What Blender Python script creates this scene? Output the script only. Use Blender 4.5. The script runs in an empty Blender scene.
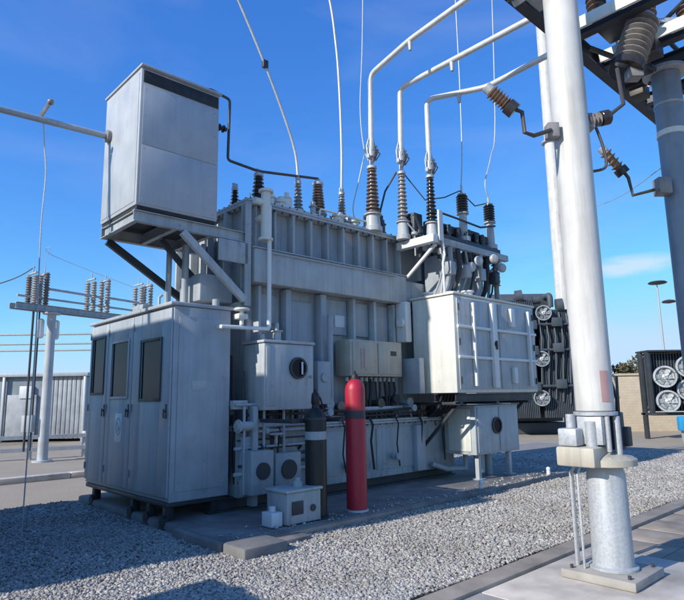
import bpy, bmesh, math, random
import numpy as np
from mathutils import Vector, Matrix
random.seed(7); R = math.radians
sc = bpy.context.scene
col = sc.collection
PI = math.pi

# ------------------------------------------------------------------ frames
KX, KY = -2.1724, 7.3378              # near corner of the control cabinet on the ground
AZ = R(47.0)                          # heading of the transformer's long side
Lx, Ly = math.sin(AZ), math.cos(AZ)
ROT = R(43.0)
def T(u, v, z=0): return Vector((KX + Lx*u - Ly*v, KY + Ly*u + Lx*v, z))

# ------------------------------------------------------------------ materials
MATS = {}
def nt_new(name):
    m = bpy.data.materials.new(name); m.use_nodes = True
    nt = m.node_tree; nt.nodes.clear()
    out = nt.nodes.new('ShaderNodeOutputMaterial'); b = nt.nodes.new('ShaderNodeBsdfPrincipled')
    nt.links.new(b.outputs[0], out.inputs[0])
    return m, nt, b
def paint(name, c, rough=.5, metal=0., var=.12, scale=3., dirt=None, dirt_amt=.35, bump=.02, streak=True, fine=60., rust=0.):
    """weathered coat: patchy tone, rain streaks, fine grain"""
    m, nt, b = nt_new(name); N = nt.nodes.new; Lk = nt.links.new
    tc = N('ShaderNodeTexCoord')
    n1 = N('ShaderNodeTexNoise'); n1.inputs['Scale'].default_value = scale; n1.inputs['Detail'].default_value = 6
    Lk(tc.outputs['Object'], n1.inputs['Vector'])
    mp = N('ShaderNodeMapping'); mp.inputs['Scale'].default_value = (9, 9, .7) if streak else (2, 2, 2)
    Lk(tc.outputs['Object'], mp.inputs['Vector'])
    n2 = N('ShaderNodeTexNoise'); n2.inputs['Scale'].default_value = 1.3; n2.inputs['Detail'].default_value = 5; n2.inputs['Roughness'].default_value = .6
    Lk(mp.outputs[0], n2.inputs['Vector'])
    n3 = N('ShaderNodeTexNoise'); n3.inputs['Scale'].default_value = fine; n3.inputs['Detail'].default_value = 3
    Lk(tc.outputs['Object'], n3.inputs['Vector'])
    mr = N('ShaderNodeMapRange'); mr.inputs[1].default_value = .3; mr.inputs[2].default_value = .7
    mr.inputs[3].default_value = 1 - var; mr.inputs[4].default_value = 1 + var
    Lk(n1.outputs[0], mr.inputs[0])
    mul = N('ShaderNodeVectorMath'); mul.operation = 'SCALE'; mul.inputs[0].default_value = c
    Lk(mr.outputs[0], mul.inputs['Scale'])
    cr = N('ShaderNodeMapRange'); cr.inputs[1].default_value = .46; cr.inputs[2].default_value = .74
    cr.inputs[3].default_value = 0; cr.inputs[4].default_value = dirt_amt
    Lk(n2.outputs[0], cr.inputs[0])
    mx = N('ShaderNodeMix'); mx.data_type = 'RGBA'
    Lk(cr.outputs[0], mx.inputs[0]); Lk(mul.outputs[0], mx.inputs[6])
    d = dirt or (c[0]*.45 + .01, c[1]*.42 + .008, c[2]*.38 + .005)
    mx.inputs[7].default_value = (*d, 1)
    colr = mx.outputs[2]
    if rust:
        nr = N('ShaderNodeTexNoise'); nr.inputs['Scale'].default_value = 7; nr.inputs['Detail'].default_value = 9; nr.inputs['Roughness'].default_value = .72
        Lk(tc.outputs['Object'], nr.inputs['Vector'])
        r1 = N('ShaderNodeMapRange'); r1.inputs[1].default_value = .59; r1.inputs[2].default_value = .68; r1.inputs[3].default_value = 0; r1.inputs[4].default_value = rust
        Lk(nr.outputs[0], r1.inputs[0])
        mp2 = N('ShaderNodeMapping'); mp2.inputs['Scale'].default_value = (24, 24, .9); Lk(tc.outputs['Object'], mp2.inputs['Vector'])
        n4 = N('ShaderNodeTexNoise'); n4.inputs['Scale'].default_value = 1.; n4.inputs['Detail'].default_value = 4; Lk(mp2.outputs[0], n4.inputs['Vector'])
        r2 = N('ShaderNodeMapRange'); r2.inputs[1].default_value = .57; r2.inputs[2].default_value = .70; r2.inputs[3].default_value = 0; r2.inputs[4].default_value = rust*.55
        Lk(n4.outputs[0], r2.inputs[0])
        ad = N('ShaderNodeMath'); ad.operation = 'MAXIMUM'; Lk(r1.outputs[0], ad.inputs[0]); Lk(r2.outputs[0], ad.inputs[1])
        mr_ = N('ShaderNodeMix'); mr_.data_type = 'RGBA'; Lk(ad.outputs[0], mr_.inputs[0]); Lk(colr, mr_.inputs[6]); mr_.inputs[7].default_value = (.15, .085, .05, 1)
        colr = mr_.outputs[2]
    Lk(colr, b.inputs['Base Color'])
    rr = N('ShaderNodeMapRange'); rr.inputs[1].default_value = .3; rr.inputs[2].default_value = .7
    rr.inputs[3].default_value = max(.05, rough - .1); rr.inputs[4].default_value = min(1, rough + .13)
    Lk(n1.outputs[0], rr.inputs[0]); Lk(rr.outputs[0], b.inputs['Roughness'])
    b.inputs['Metallic'].default_value = metal
    if bump:
        bp = N('ShaderNodeBump'); bp.inputs['Strength'].default_value = .25; bp.inputs['Distance'].default_value = bump*.1
        Lk(n3.outputs[0], bp.inputs['Height']); Lk(bp.outputs[0], b.inputs['Normal'])
    MATS[name] = m
    return m
grey   = paint('grey_paint', (.39, .415, .425), .5, var=.12, dirt_amt=.45, rust=.45)
grey2  = paint('grey_paint_light', (.45, .475, .48), .47, dirt_amt=.38, rust=.3)
greyb  = paint('grey_paint_blue', (.37, .40, .425), .48, dirt_amt=.3, rust=.22)
boxp   = paint('enclosure_paint', (.43, .45, .475), .45, dirt_amt=.16, var=.07, rust=.14)
cream  = paint('cream_paint', (.72, .71, .64), .45, dirt_amt=.25, var=.05, rust=.25)
beige  = paint('beige_paint', (.46, .42, .34), .5, dirt_amt=.4, rust=.3)
white  = paint('white_paint', (.74, .74, .72), .45, dirt_amt=.2, var=.06)
dark   = paint('dark_steel', (.045, .052, .062), .5, metal=.2, dirt=(.09, .075, .06), dirt_amt=.5)
black  = paint('black_rubber', (.02, .02, .022), .6, dirt=(.07, .065, .055))
galv   = paint('galvanised_steel', (.47, .485, .50), .52, metal=.3, scale=45, var=.10, dirt_amt=.35)
poleM  = paint('pole_paint', (.60, .585, .555), .5, metal=0, scale=3, var=.10, dirt=(.33, .29, .25), dirt_amt=.55)
poleShaded  = paint('pole_shade_tint', (.24, .29, .37), .45, metal=.1, scale=5, var=.12, dirt_amt=.3)  # blue grey tone carries the shade on the right column
wirem  = paint('dull_strand', (.50, .51, .52), .55, metal=.4, scale=60, var=.2, streak=False)
alu    = paint('aluminium_tube', (.66, .66, .64), .45, metal=.3, scale=8, var=.08, dirt_amt=.2, streak=False)
copper = paint('weathered_copper', (.10, .095, .09), .5, metal=.6, dirt=(.16, .10, .06))
porc   = paint('brown_porcelain', (.17, .115, .09), .3, var=.2, scale=10, dirt=(.30, .25, .21), dirt_amt=.7)
porco  = paint('tan_porcelain', (.26, .15, .09), .35, var=.15, scale=10, dirt=(.40, .32, .25), dirt_amt=.5)
porct  = paint('pale_tan_porcelain', (.36, .32, .29), .35, var=.15, scale=10, dirt_amt=.3)
porcg  = paint('grey_porcelain', (.27, .25, .235), .3, var=.15, scale=10, dirt_amt=.4)
porcd  = paint('dark_porcelain', (.035, .03, .032), .2, var=.2, dirt=(.10, .09, .08))
red    = paint('red_cylinder_paint', (.42, .018, .04), .38, var=.1, dirt=(.18, .02, .03), dirt_amt=.4)
blackc = paint('black_cylinder_paint', (.012, .013, .012), .42, var=.2, dirt=(.03, .03, .026), dirt_amt=.4)
conc   = paint('concrete', (.38, .35, .31), .85, var=.16, scale=4, dirt=(.17, .15, .13), dirt_amt=.45, bump=.06, streak=False)
concp  = paint('pale_concrete', (.56, .50, .43), .85, var=.2, scale=3, dirt=(.24, .205, .17), dirt_amt=.6, bump=.05, streak=False)
concd  = paint('stained_concrete', (.20, .19, .18), .85, var=.3, scale=3, dirt=(.07, .065, .06), dirt_amt=.5, bump=.06, streak=False)
kerbm  = paint('kerb_concrete', (.33, .28, .225), .85, var=.28, scale=3, dirt=(.12, .10, .09), bump=.05, streak=False)
redlab = paint('faded_red_label', (.46, .27, .26), .5, dirt_amt=.2)
plate  = paint('white_label', (.62, .65, .68), .4, dirt_amt=.15, var=.05)
shedm  = paint('blue_grey_cladding', (.33, .35, .37), .5, var=.15, dirt_amt=.4)
shedw  = paint('shed_cladding', (.24, .27, .30), .5, var=.15, dirt_amt=.4)
shedd  = paint('dark_cladding', (.07, .085, .10), .5, var=.15, dirt_amt=.4)
bluep  = paint('bright_blue_plastic', (.03, .33, .62), .4)
yellowp = paint('pale_yellow_paint', (.62, .52, .25), .5)
bark   = paint('bark', (.12, .09, .06), .9, bump=.1)

def glassm(name):
    m, nt, b = nt_new(name)
    b.inputs['Base Color'].default_value = (.012, .014, .018, 1); b.inputs['Roughness'].default_value = .12; b.inputs['Specular IOR Level'].default_value = .12
    b.inputs['IOR'].default_value = 1.5
    MATS[name] = m; return m
glass = glassm('dark_glass')

def ground_mat(name, cols, cell, bumpd, rough=.9, patch=.25, patchcol=None):
    m, nt, b = nt_new(name); N = nt.nodes.new; Lk = nt.links.new
    tc = N('ShaderNodeTexCoord')
    v = N('ShaderNodeTexVoronoi'); v.inputs['Scale'].default_value = cell; v.inputs['Randomness'].default_value = 1
    Lk(tc.outputs['Object'], v.inputs['Vector'])
    cr = N('ShaderNodeValToRGB'); cr.color_ramp.elements[0].color = (*cols[0], 1); cr.color_ramp.elements[1].color = (*cols[-1], 1)
    for i, c in enumerate(cols[1:-1]):
        e = cr.color_ramp.elements.new((i+1)/(len(cols)-1)); e.color = (*c, 1)
    sp = N('ShaderNodeSeparateColor'); Lk(v.outputs['Color'], sp.inputs[0]); Lk(sp.outputs[0], cr.inputs[0])
    n = N('ShaderNodeTexNoise'); n.inputs['Scale'].default_value = .45; n.inputs['Detail'].default_value = 7; n.inputs['Roughness'].default_value = .65
    Lk(tc.outputs['Object'], n.inputs['Vector'])
    mr = N('ShaderNodeMapRange'); mr.inputs[1].default_value = .35; mr.inputs[2].default_value = .7; mr.inputs[3].default_value = 0; mr.inputs[4].default_value = patch
    Lk(n.outputs[0], mr.inputs[0])
    mx = N('ShaderNodeMix'); mx.data_type = 'RGBA'; Lk(mr.outputs[0], mx.inputs[0]); Lk(cr.outputs[0], mx.inputs[6])
    pc = patchcol or tuple(x*.55 for x in cols[0]); mx.inputs[7].default_value = (*pc, 1)
    Lk(mx.outputs[2], b.inputs['Base Color'])
    b.inputs['Roughness'].default_value = rough; b.inputs['Specular IOR Level'].default_value = .2
    bp = N('ShaderNodeBump'); bp.inputs['Strength'].default_value = 1; bp.inputs['Distance'].default_value = bumpd; bp.invert = True
    Lk(v.outputs['Distance'], bp.inputs['Height']); Lk(bp.outputs[0], b.inputs['Normal'])
    MATS[name] = m; return m
gravel = ground_mat('gravel', [(.20, .19, .18), (.36, .34, .31), (.28, .27, .255), (.42, .40, .37)], 48, .015, patch=.3, patchcol=(.19, .175, .155))
asphalt = ground_mat('dusty_asphalt', [(.37, .31, .235), (.44, .37, .28), (.40, .335, .255)], 60, .004, patch=.5, patchcol=(.29, .245, .19))
earth  = ground_mat('dry_earth', [(.25, .21, .16), (.32, .27, .21), (.28, .235, .18)], 12, .01, patch=.5, patchcol=(.20, .18, .12))

def stonemat():
    m, nt, b = nt_new('crushed_stone'); N = nt.nodes.new; Lk = nt.links.new
    g = N('ShaderNodeNewGeometry'); cr = N('ShaderNodeValToRGB'); els = cr.color_ramp.elements
    els[0].color = (.19, .18, .17, 1); els[1].color = (.60, .56, .50, 1)
    for p, c in ((.15, (.30, .285, .265)), (.5, (.40, .375, .34)), (.85, (.48, .45, .405))):
        e = els.new(p); e.color = (*c, 1)
    Lk(g.outputs['Random Per Island'], cr.inputs[0])
    tc = N('ShaderNodeTexCoord'); n = N('ShaderNodeTexNoise'); n.inputs['Scale'].default_value = .9; n.inputs['Detail'].default_value = 6; n.inputs['Roughness'].default_value = .65; Lk(tc.outputs['Object'], n.inputs[0])
    mr = N('ShaderNodeMapRange'); mr.inputs[1].default_value = .42; mr.inputs[2].default_value = .68; mr.inputs[3].default_value = 0; mr.inputs[4].default_value = .6; Lk(n.outputs[0], mr.inputs[0])
    mx = N('ShaderNodeMix'); mx.data_type = 'RGBA'; Lk(mr.outputs[0], mx.inputs[0]); Lk(cr.outputs[0], mx.inputs[6]); mx.inputs[7].default_value = (.27, .235, .19, 1)
    Lk(mx.outputs[2], b.inputs['Base Color'])
    b.inputs['Roughness'].default_value = .85; b.inputs['Specular IOR Level'].default_value = .25
    return m
stone = stonemat()
def wallmat():
    m, nt, b = nt_new('rubble_stone_wall'); N = nt.nodes.new; Lk = nt.links.new
    tc = N('ShaderNodeTexCoord'); mp = N('ShaderNodeMapping'); mp.inputs['Rotation'].default_value = (R(90), 0, 0)
    Lk(tc.outputs['Object'], mp.inputs[0])
    br = N('ShaderNodeTexBrick'); br.inputs['Color1'].default_value = (.60, .51, .38, 1); br.inputs['Color2'].default_value = (.56, .47, .35, 1)
    br.inputs['Mortar'].default_value = (.50, .42, .31, 1); br.inputs['Scale'].default_value = 2.2; br.inputs['Mortar Size'].default_value = .015
    Lk(mp.outputs[0], br.inputs[0])
    n = N('ShaderNodeTexNoise'); n.inputs['Scale'].default_value = 4; n.inputs['Detail'].default_value = 6; Lk(tc.outputs['Object'], n.inputs[0])
    mx = N('ShaderNodeMix'); mx.data_type = 'RGBA'; mx.blend_type = 'MULTIPLY'; mx.inputs[0].default_value = .25
    Lk(br.outputs[0], mx.inputs[6]); Lk(n.outputs[0], mx.inputs[7]); Lk(mx.outputs[2], b.inputs['Base Color'])
    b.inputs['Roughness'].default_value = .9
    return m
stonewall = wallmat()
def leafmat():
    m, nt, b = nt_new('dry_foliage'); N = nt.nodes.new; Lk = nt.links.new
    g = N('ShaderNodeNewGeometry'); cr = N('ShaderNodeValToRGB'); els = cr.color_ramp.elements
    els[0].color = (.05, .055, .02, 1); els[1].color = (.17, .13, .05, 1)
    Lk(g.outputs['Random Per Island'], cr.inputs[0]); Lk(cr.outputs[0], b.inputs['Base Color'])
    b.inputs['Roughness'].default_value = .7
    return m
leaf = leafmat()

# ------------------------------------------------------------------ mesh builder
class MB:
    def __init__(s): s.bm = bmesh.new()
    def _xf(s, vs, M): bmesh.ops.transform(s.bm, matrix=M, verts=vs)
    def box(s, x0, x1, y0, y1, z0, z1, bev=.006, rot=None, piv=None):
        r = bmesh.ops.create_cube(s.bm, size=1)['verts']
        M = Matrix.Translation(((x0+x1)/2, (y0+y1)/2, (z0+z1)/2)) @ Matrix.Diagonal((abs(x1-x0), abs(y1-y0), abs(z1-z0), 1))
        s._xf(r, M)
        bev = min(bev, .24*min(abs(x1-x0), abs(y1-y0), abs(z1-z0)))
        if bev > .0008:
            es = list({e for v in r for e in v.link_edges})
            o = bmesh.ops.bevel(s.bm, geom=es, offset=bev, segments=2, profile=.5, affect='EDGES')
            r = o['verts'] if rot is None else list({v for f in o['faces'] for v in f.verts})
        if rot is not None:
            p = Vector(piv or ((x0+x1)/2, (y0+y1)/2, (z0+z1)/2))
            s._xf(r, Matrix.Translation(p) @ rot @ Matrix.Translation(-p))
        return s
    def beam(s, p0, p1, w, h, up=(0, 0, 1), bev=.004):
        """rectangular bar from p0 to p1: w across, h along up"""
        p0, p1 = Vector(p0), Vector(p1); d = p1 - p0; x = d.normalized(); u = Vector(up)
        if abs(x.dot(u)) > .98: u = Vector((1, 0, 0))
        y = u.cross(x).normalized(); z = x.cross(y)
        r = bmesh.ops.create_cube(s.bm, size=1)['verts']
        M = Matrix.Translation((p0+p1)/2) @ Matrix((x, y, z)).transposed().to_4x4() @ Matrix.Diagonal((d.length, w, h, 1))
        s._xf(r, M)
        b = min(bev, .2*min(w, h))
        if b > .0008: bmesh.ops.bevel(s.bm, geom=list({e for v in r for e in v.link_edges}), offset=b, segments=1, affect='EDGES')
        return s
    def channel(s, p0, p1, w, h, t=.008, up=(0, 0, 1)):
        """I section bar: two flanges and a web"""
        U = Vector(up); a, b = Vector(p0), Vector(p1)
        s.beam(a + U*(h/2 - t/2), b + U*(h/2 - t/2), w, t, up, 0); s.beam(a - U*(h/2 - t/2), b - U*(h/2 - t/2), w, t, up, 0)
        s.beam(a, b, t, h - 2*t - .002, up, 0)
        return s
    def lathe(s, p, d, prof, n=20, cap=True):
        """profile [(radius, distance along d)] swept round the axis from p"""
        p = Vector(p); z = Vector(d).normalized(); a = Vector((1, 0, 0)) if abs(z.x) < .9 else Vector((0, 1, 0))
        x = a.cross(z).normalized(); y = z.cross(x)
        rings = []
        for r, h in prof:
            rings.append([s.bm.verts.new(p + z*h + (x*math.cos(2*PI*k/n) + y*math.sin(2*PI*k/n))*max(r, .0005)) for k in range(n)])
        for A, B in zip(rings, rings[1:]):
            for k in range(n): s.bm.faces.new((A[k], A[(k+1) % n], B[(k+1) % n], B[k]))
        if cap:
            s.bm.faces.new(rings[0][::-1]); s.bm.faces.new(rings[-1])
        return s
    def cyl(s, p0, p1, r, r1=None, n=20):
        p0, p1 = Vector(p0), Vector(p1); d = p1 - p0; h = d.length; r1 = r if r1 is None else r1
        b = min(.004, r*.2, h*.2)
        return s.lathe(p0, d, [(r-b, 0), (r, b), (r1, h-b), (r1-b, h)], n)
    def tube(s, pts, r, n=10):
        P = [Vector(p) for p in pts]; rings = []; px = None
        for i, p in enumerate(P):
            d = (P[min(i+1, len(P)-1)] - P[max(i-1, 0)]).normalized()
            if px is None:
                a = Vector((0, 0, 1)) if abs(d.z) < .9 else Vector((1, 0, 0)); x = a.cross(d).normalized()
            else: x = (px - d*px.dot(d)).normalized()
            px = x; y = d.cross(x)
            rings.append([s.bm.verts.new(p + (x*math.cos(2*PI*k/n) + y*math.sin(2*PI*k/n))*r) for k in range(n)])
        for A, B in zip(rings, rings[1:]):
            for k in range(n): s.bm.faces.new((A[k], A[(k+1) % n], B[(k+1) % n], B[k]))
        s.bm.faces.new(rings[0][::-1]); s.bm.faces.new(rings[-1])
        return s
    def sheds(s, p, d, L, rc, rs, n, rc1=None, rs1=None, seg=20):
        """ribbed insulator body"""
        rc1 = rc if rc1 is None else rc1; rs1 = rs if rs1 is None else rs1
        pr = [(rc, 0)]
        for i in range(n):
            t0 = i/n; a = rc + (rc1-rc)*t0; b = rs + (rs1-rs)*t0; h = L*t0; st = L/n
            pr += [(a, h + st*.25), (b, h + st*.30), (b, h + st*.42), (a, h + st*.78)]
        pr.append((rc1, L))
        return s.lathe(p, d, pr, seg)
    def sphere(s, p, r, seg=12):
        o = bmesh.ops.create_uvsphere(s.bm, u_segments=seg, v_segments=max(6, seg//2), radius=r)['verts']
        s._xf(o, Matrix.Translation(Vector(p))); return s
    def mesh(s, name, off=(0, 0, 0)):
        o = Vector(off)
        for v in s.bm.verts: v.co -= o
        bmesh.ops.recalc_face_normals(s.bm, faces=s.bm.faces)
        me = bpy.data.meshes.new(name); s.bm.to_mesh(me); s.bm.free()
        me.polygons.foreach_set('use_smooth', [True]*len(me.polygons)); me.set_sharp_from_angle(angle=R(35))
        return me
def bend(pts, rad=.12, n=5):
    """round the corners of a polyline"""
    P = [Vector(p) for p in pts]; out = [P[0]]
    for a, p, c in zip(P, P[1:], P[2:]):
        d0 = (a-p).normalized(); d1 = (c-p).normalized(); r = min(rad, (a-p).length*.45, (c-p).length*.45)
        s, e = p + d0*r, p + d1*r
        for k in range(n+1):
            t = k/n; out.append((s*(1-t)**2 + p*2*t*(1-t) + e*t*t))
    out.append(P[-1]); return out
ORG = {}
def tag(o, label, cat, group=None):
    o['label'] = label; o['category'] = cat
    if group: o['group'] = group
    return o
def thing(name, label, cat, base, group=None, world=False):
    """an Empty at the thing's base; parts are given in transformer coordinates (or world ones)"""
    o = bpy.data.objects.new(name, None); col.objects.link(o); o.empty_display_size = .2
    if world: o.location = base
    else: o.location = T(*base); o.rotation_euler = (0, 0, ROT)
    ORG[o.name] = Vector(base)
    return tag(o, label, cat, group)
def part(name, mb, m, parent, label=None):
    off = ORG[parent.name]
    if name in ('jacking_lug', 'hinge_strip', 'pump_cover', 'roof_gland', 'bolt', 'hinge', 'cover_fitting', 'anchor_bolt', 'foot'):
        left = set(mb.bm.verts); isl = []
        while left:
            st = [left.pop()]; g = list(st)
            while st:
                v = st.pop()
                for e in v.link_edges:
                    w_ = e.other_vert(v)
                    if w_ in left: left.discard(w_); st.append(w_); g.append(w_)
            isl.append(g)
        if len(isl) > 1:
            mb.bm.verts.index_update(); idx = [[v.index for v in g] for g in isl]
            for g in idx:
                c = MB(); c.bm.free(); c.bm = mb.bm.copy(); c.bm.verts.ensure_lookup_table(); keep = set(g)
                bmesh.ops.delete(c.bm, geom=[v for v in c.bm.verts if v.index not in keep], context='VERTS')
                me = c.mesh(name, off); me.materials.append(m)
                o = bpy.data.objects.new(name, me); col.objects.link(o); o.parent = parent; ORG[o.name] = off
            return o
    me = mb.mesh(name, off); me.materials.append(m)
    o = bpy.data.objects.new(name, me); col.objects.link(o); o.parent = parent; ORG[o.name] = off
    if label: o['label'] = label
    return o
def solo(name, mb, m, label, cat, base, group=None, world=False, kind=None):
    me = mb.mesh(name, base); me.materials.append(m)
    o = bpy.data.objects.new(name, me); col.objects.link(o)
    if world: o.location = base
    else: o.location = T(*base); o.rotation_euler = (0, 0, ROT)
    if kind: o['kind'] = kind
    if label: tag(o, label, cat, group)
    return o
def struct(name, verts, faces, m, kind='structure'):
    me = bpy.data.meshes.new(name); me.from_pydata([tuple(v) for v in verts], [], faces); me.materials.append(m)
    o = bpy.data.objects.new(name, me); col.objects.link(o); o['kind'] = kind
    return o
def copytree(o, parent=None):
    c = o.copy(); col.objects.link(c); c.parent = parent
    for ch in list(o.children): copytree(ch, c)
    return c

# ------------------------------------------------------------------ ground
def quad(name, z, m, cs): return struct(name, [T(u, v, z) for u, v in cs], [tuple(range(len(cs)))], m)
S = 900
struct('ground', [(-S, -S, 0), (S, -S, 0), (S, S, 0), (-S, S, 0)], [(0, 1, 2, 3)], earth)
quad('road', .004, asphalt, [(-40, 3.1), (60, 3.1), (60, 18), (-40, 18)])
quad('access_road', .008, asphalt, [(14.5, -14), (60, -14), (60, 3.1), (14.5, 3.1)])
quad('gravel_bed', .040, gravel, [(-14, -3.72), (14.5, -3.72), (14.5, 3.15), (-14, 3.15)])
b = MB(); b.box(-14, 14.5, -3.95, -3.74, -.05, .078, .012)
solo('kerb', b, kerbm, None, None, (0, -3.82, 0), kind='structure')
b = MB()
for i in range(8): b.box(-13.25 + i*2.0, -13.25 + i*2.0 + 1.988, -5.9, -3.955, -.05, .05, .01)
solo('concrete_path', b, concp, None, None, (-5, -5, 0), kind='structure')
b = MB()
for i in range(20):
    for j in range(3): b.box(2.76 + i*.6, 2.76 + i*.6 + .592, -5.9 + j*.65, -5.9 + j*.65 + .642, -.05, .036 + .004*((i*7+j*3) % 3), .006)
solo('paving', b, kerbm, None, None, (8, -5, 0), kind='structure')
quad('yard_surface', .010, asphalt, [(-14, -30), (14.4, -30), (14.4, -5.9), (-14, -5.9)])
b = MB()
for i in range(24): b.box(-20 + i*1.5, -20 + i*1.5 + 1.49, 6.35, 6.55, 0, .12, .015)
solo('road_kerb', b, concp, None, None, (0, 6.4, 0), kind='structure')
quad('pavement', .009, concp, [(-20, 6.56), (16, 6.56), (16, 7.6), (-20, 7.6)])
# concrete slab that carries the transformer
b = MB(); b.box(.02, 7.6, -1.37, 3.05, -.1, .13, .03)
solo('concrete_slab', b, concd, None, None, (3.8, .7, 0), kind='structure')

b = MB(); b.box(-.06, .48, -1.80, -1.385, -.05, .15, .03); b.box(-.10, .0, -1.37, -.35, -.05, .14, .03); b.box(.49, .95, -1.62, -1.385, -.05, .10, .03)
solo('footing', b, concd, None, None, (.2, -1.5, 0), kind='structure')
# crushed stone lying on the bed
def stones(n, seed):
    rng = np.random.default_rng(seed)
    ico = bmesh.new(); bmesh.ops.create_icosphere(ico, subdivisions=1, radius=1)
    V = np.array([v.co for v in ico.verts]); F = np.array([[v.index for v in f.verts] for f in ico.faces]); ico.free()
    # positions: denser near the camera
    P = np.zeros((0, 2))
    while len(P) < n:
        q = rng.random((n*3, 2)); x = -7 + q[:, 0]*17; y = 4.6 + 11.5*q[:, 1]**1.9
        ang = np.abs(x/y) < .68; x = x[ang]; y = y[ang]
        dx, dy = x-KX, y-KY; u = dx*Lx + dy*Ly; v = -dx*Ly + dy*Lx
        ok = (v > -3.68) & (v < 3.1) & ~((u > -.0 + .06*rng.random(len(u))) & (u < 7.6) & (v > -1.40 + .14*rng.random(len(u))**3)) & ~((u > -.05) & (u < .47) & (v > -1.78)) & (u < 14)
        P = np.vstack([P, np.c_[x, y][ok]])
    P = P[:n]; on = np.zeros((n, 1))
    k = 500; uu = .05 + 7.4*rng.random(k); vv = -1.35 + .5*rng.random(k)**2.5; P[:k] = np.c_[KX + Lx*uu - Ly*vv, KY + Ly*uu + Lx*vv]; on[:k] = .09
    nv, nf = len(V), len(F)
    sz = (.0058 + .014*rng.random(n)**3.2) * (1 + .07*(P[:, 1]-5))
    verts = V[None]*(1 + rng.uniform(-.28, .28, (n, nv, 1)))
    verts = verts * (sz[:, None, None] * np.stack([rng.uniform(.8, 1.5, n), rng.uniform(.7, 1.2, n), rng.uniform(.5, .9, n)], -1)[:, None, :])
    a = rng.uniform(0, 2*PI, n); b_ = rng.uniform(-.6, .6, n)
    ca, sa, cb, sb = np.cos(a), np.sin(a), np.cos(b_), np.sin(b_)
    x, y, z = verts[..., 0], verts[..., 1], verts[..., 2]
    y, z = y*cb[:, None]-z*sb[:, None], y*sb[:, None]+z*cb[:, None]
    x, y = x*ca[:, None]-y*sa[:, None], x*sa[:, None]+y*ca[:, None]
    verts = np.stack([x + P[:, :1], y + P[:, 1:], z + .046 + .012*np.sin(P[:, :1]*1.7+P[:, 1:]*.9)*np.sin(P[:, 1:]*2.3) + rng.uniform(.0, .012, (n, 1)) + on], -1).reshape(-1, 3)
    faces = (F[None] + (np.arange(n)*nv)[:, None, None]).reshape(-1, 3)
    me = bpy.data.meshes.new('gravel_stones'); me.vertices.add(len(verts)); me.vertices.foreach_set('co', verts.ravel().astype(np.float32))
    me.loops.add(faces.size); me.loops.foreach_set('vertex_index', faces.ravel().astype(np.int32))
    me.polygons.add(len(faces)); me.polygons.foreach_set('loop_start', np.arange(0, faces.size, 3, dtype=np.int32))
    me.update(calc_edges=True); me.materials.append(stone)
    o = bpy.data.objects.new('gravel_stones', me); col.objects.link(o); o['kind'] = 'stuff'
    tag(o, 'pale crushed stone gravel covering the yard around the transformer', 'gravel')
stones(170000, 3)

# ------------------------------------------------------------------ control cabinet
cab = thing('control_cabinet', 'tall blue grey cabinet with three dark door windows, on stub legs', 'cabinet', (.43, 1.4, 0))
b = MB(); b.box(.03, .87, 0, 2.8, .36, 2.8, .012)
part('body', b, greyb, cab)
b = MB(); b.box(-.03, .90, -.03, 2.83, 2.803, 2.85, .01)
part('roof', b, greyb, cab)
b = MB(); b.box(.02, .85, .05, 2.75, .30, .357, .006)
part('plinth_frame', b, dark, cab)
for i, (v0, v1) in enumerate(((2.06, 2.785), (1.165, 2.045), (.015, 1.15))):
    b = MB()
    w0, w1, z0, z1 = ((2.20, 2.66, 1.73, 2.56), (1.30, 1.88, 1.66, 2.44), (.28, .86, 1.62, 2.38))[i]
    t0, t1 = 0.0, .027
    b.box(t0, t1, v0, w0, .42, 2.77, .004); b.box(t0, t1, w1, v1, .42, 2.77, .004)
    b.box(t0, t1, w0+.001, w1-.001, .42, z0, .004); b.box(t0, t1, w0+.001, w1-.001, z1, 2.77, .004)
    d = part('door', b, greyb, cab)
    b = MB(); f = .035
    b.box(-.014, -.001, w0-f, w0, z0-f, z1+f, .003); b.box(-.014, -.001, w1, w1+f, z0-f, z1+f, .003)
    b.box(-.014, -.001, w0+.001, w1-.001, z0-f, z0, .003); b.box(-.014, -.001, w0+.001, w1-.001, z1, z1+f, .003)
    part('window_frame', b, dark if i != 1 else grey2, d)
    b = MB(); b.box(.010, .016, w0-.004, w1+.004, z0-.004, z1+.004, 0)
    part('window', b, glass, d)
    b = MB(); hz = 1.46; hv = v0 + .07 if i != 0 else v0 + .05
    b.box(-.008, -.001, hv-.022, hv+.022, hz-.09, hz+.09, .003); b.cyl((-.03, hv, hz), (-.006, hv, hz), .012); b.box(-.042, -.028, hv-.012, hv+.012, hz-.085, hz+.03, .004)
    part('handle', b, dark, d)
    b = MB()
    for hz in (.62, 1.5, 2.62): b.cyl((-.008, v1-.012, hz-.05), (-.008, v1-.012, hz+.05), .011, n=10)
    part('hinge', b, grey, d)
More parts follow.
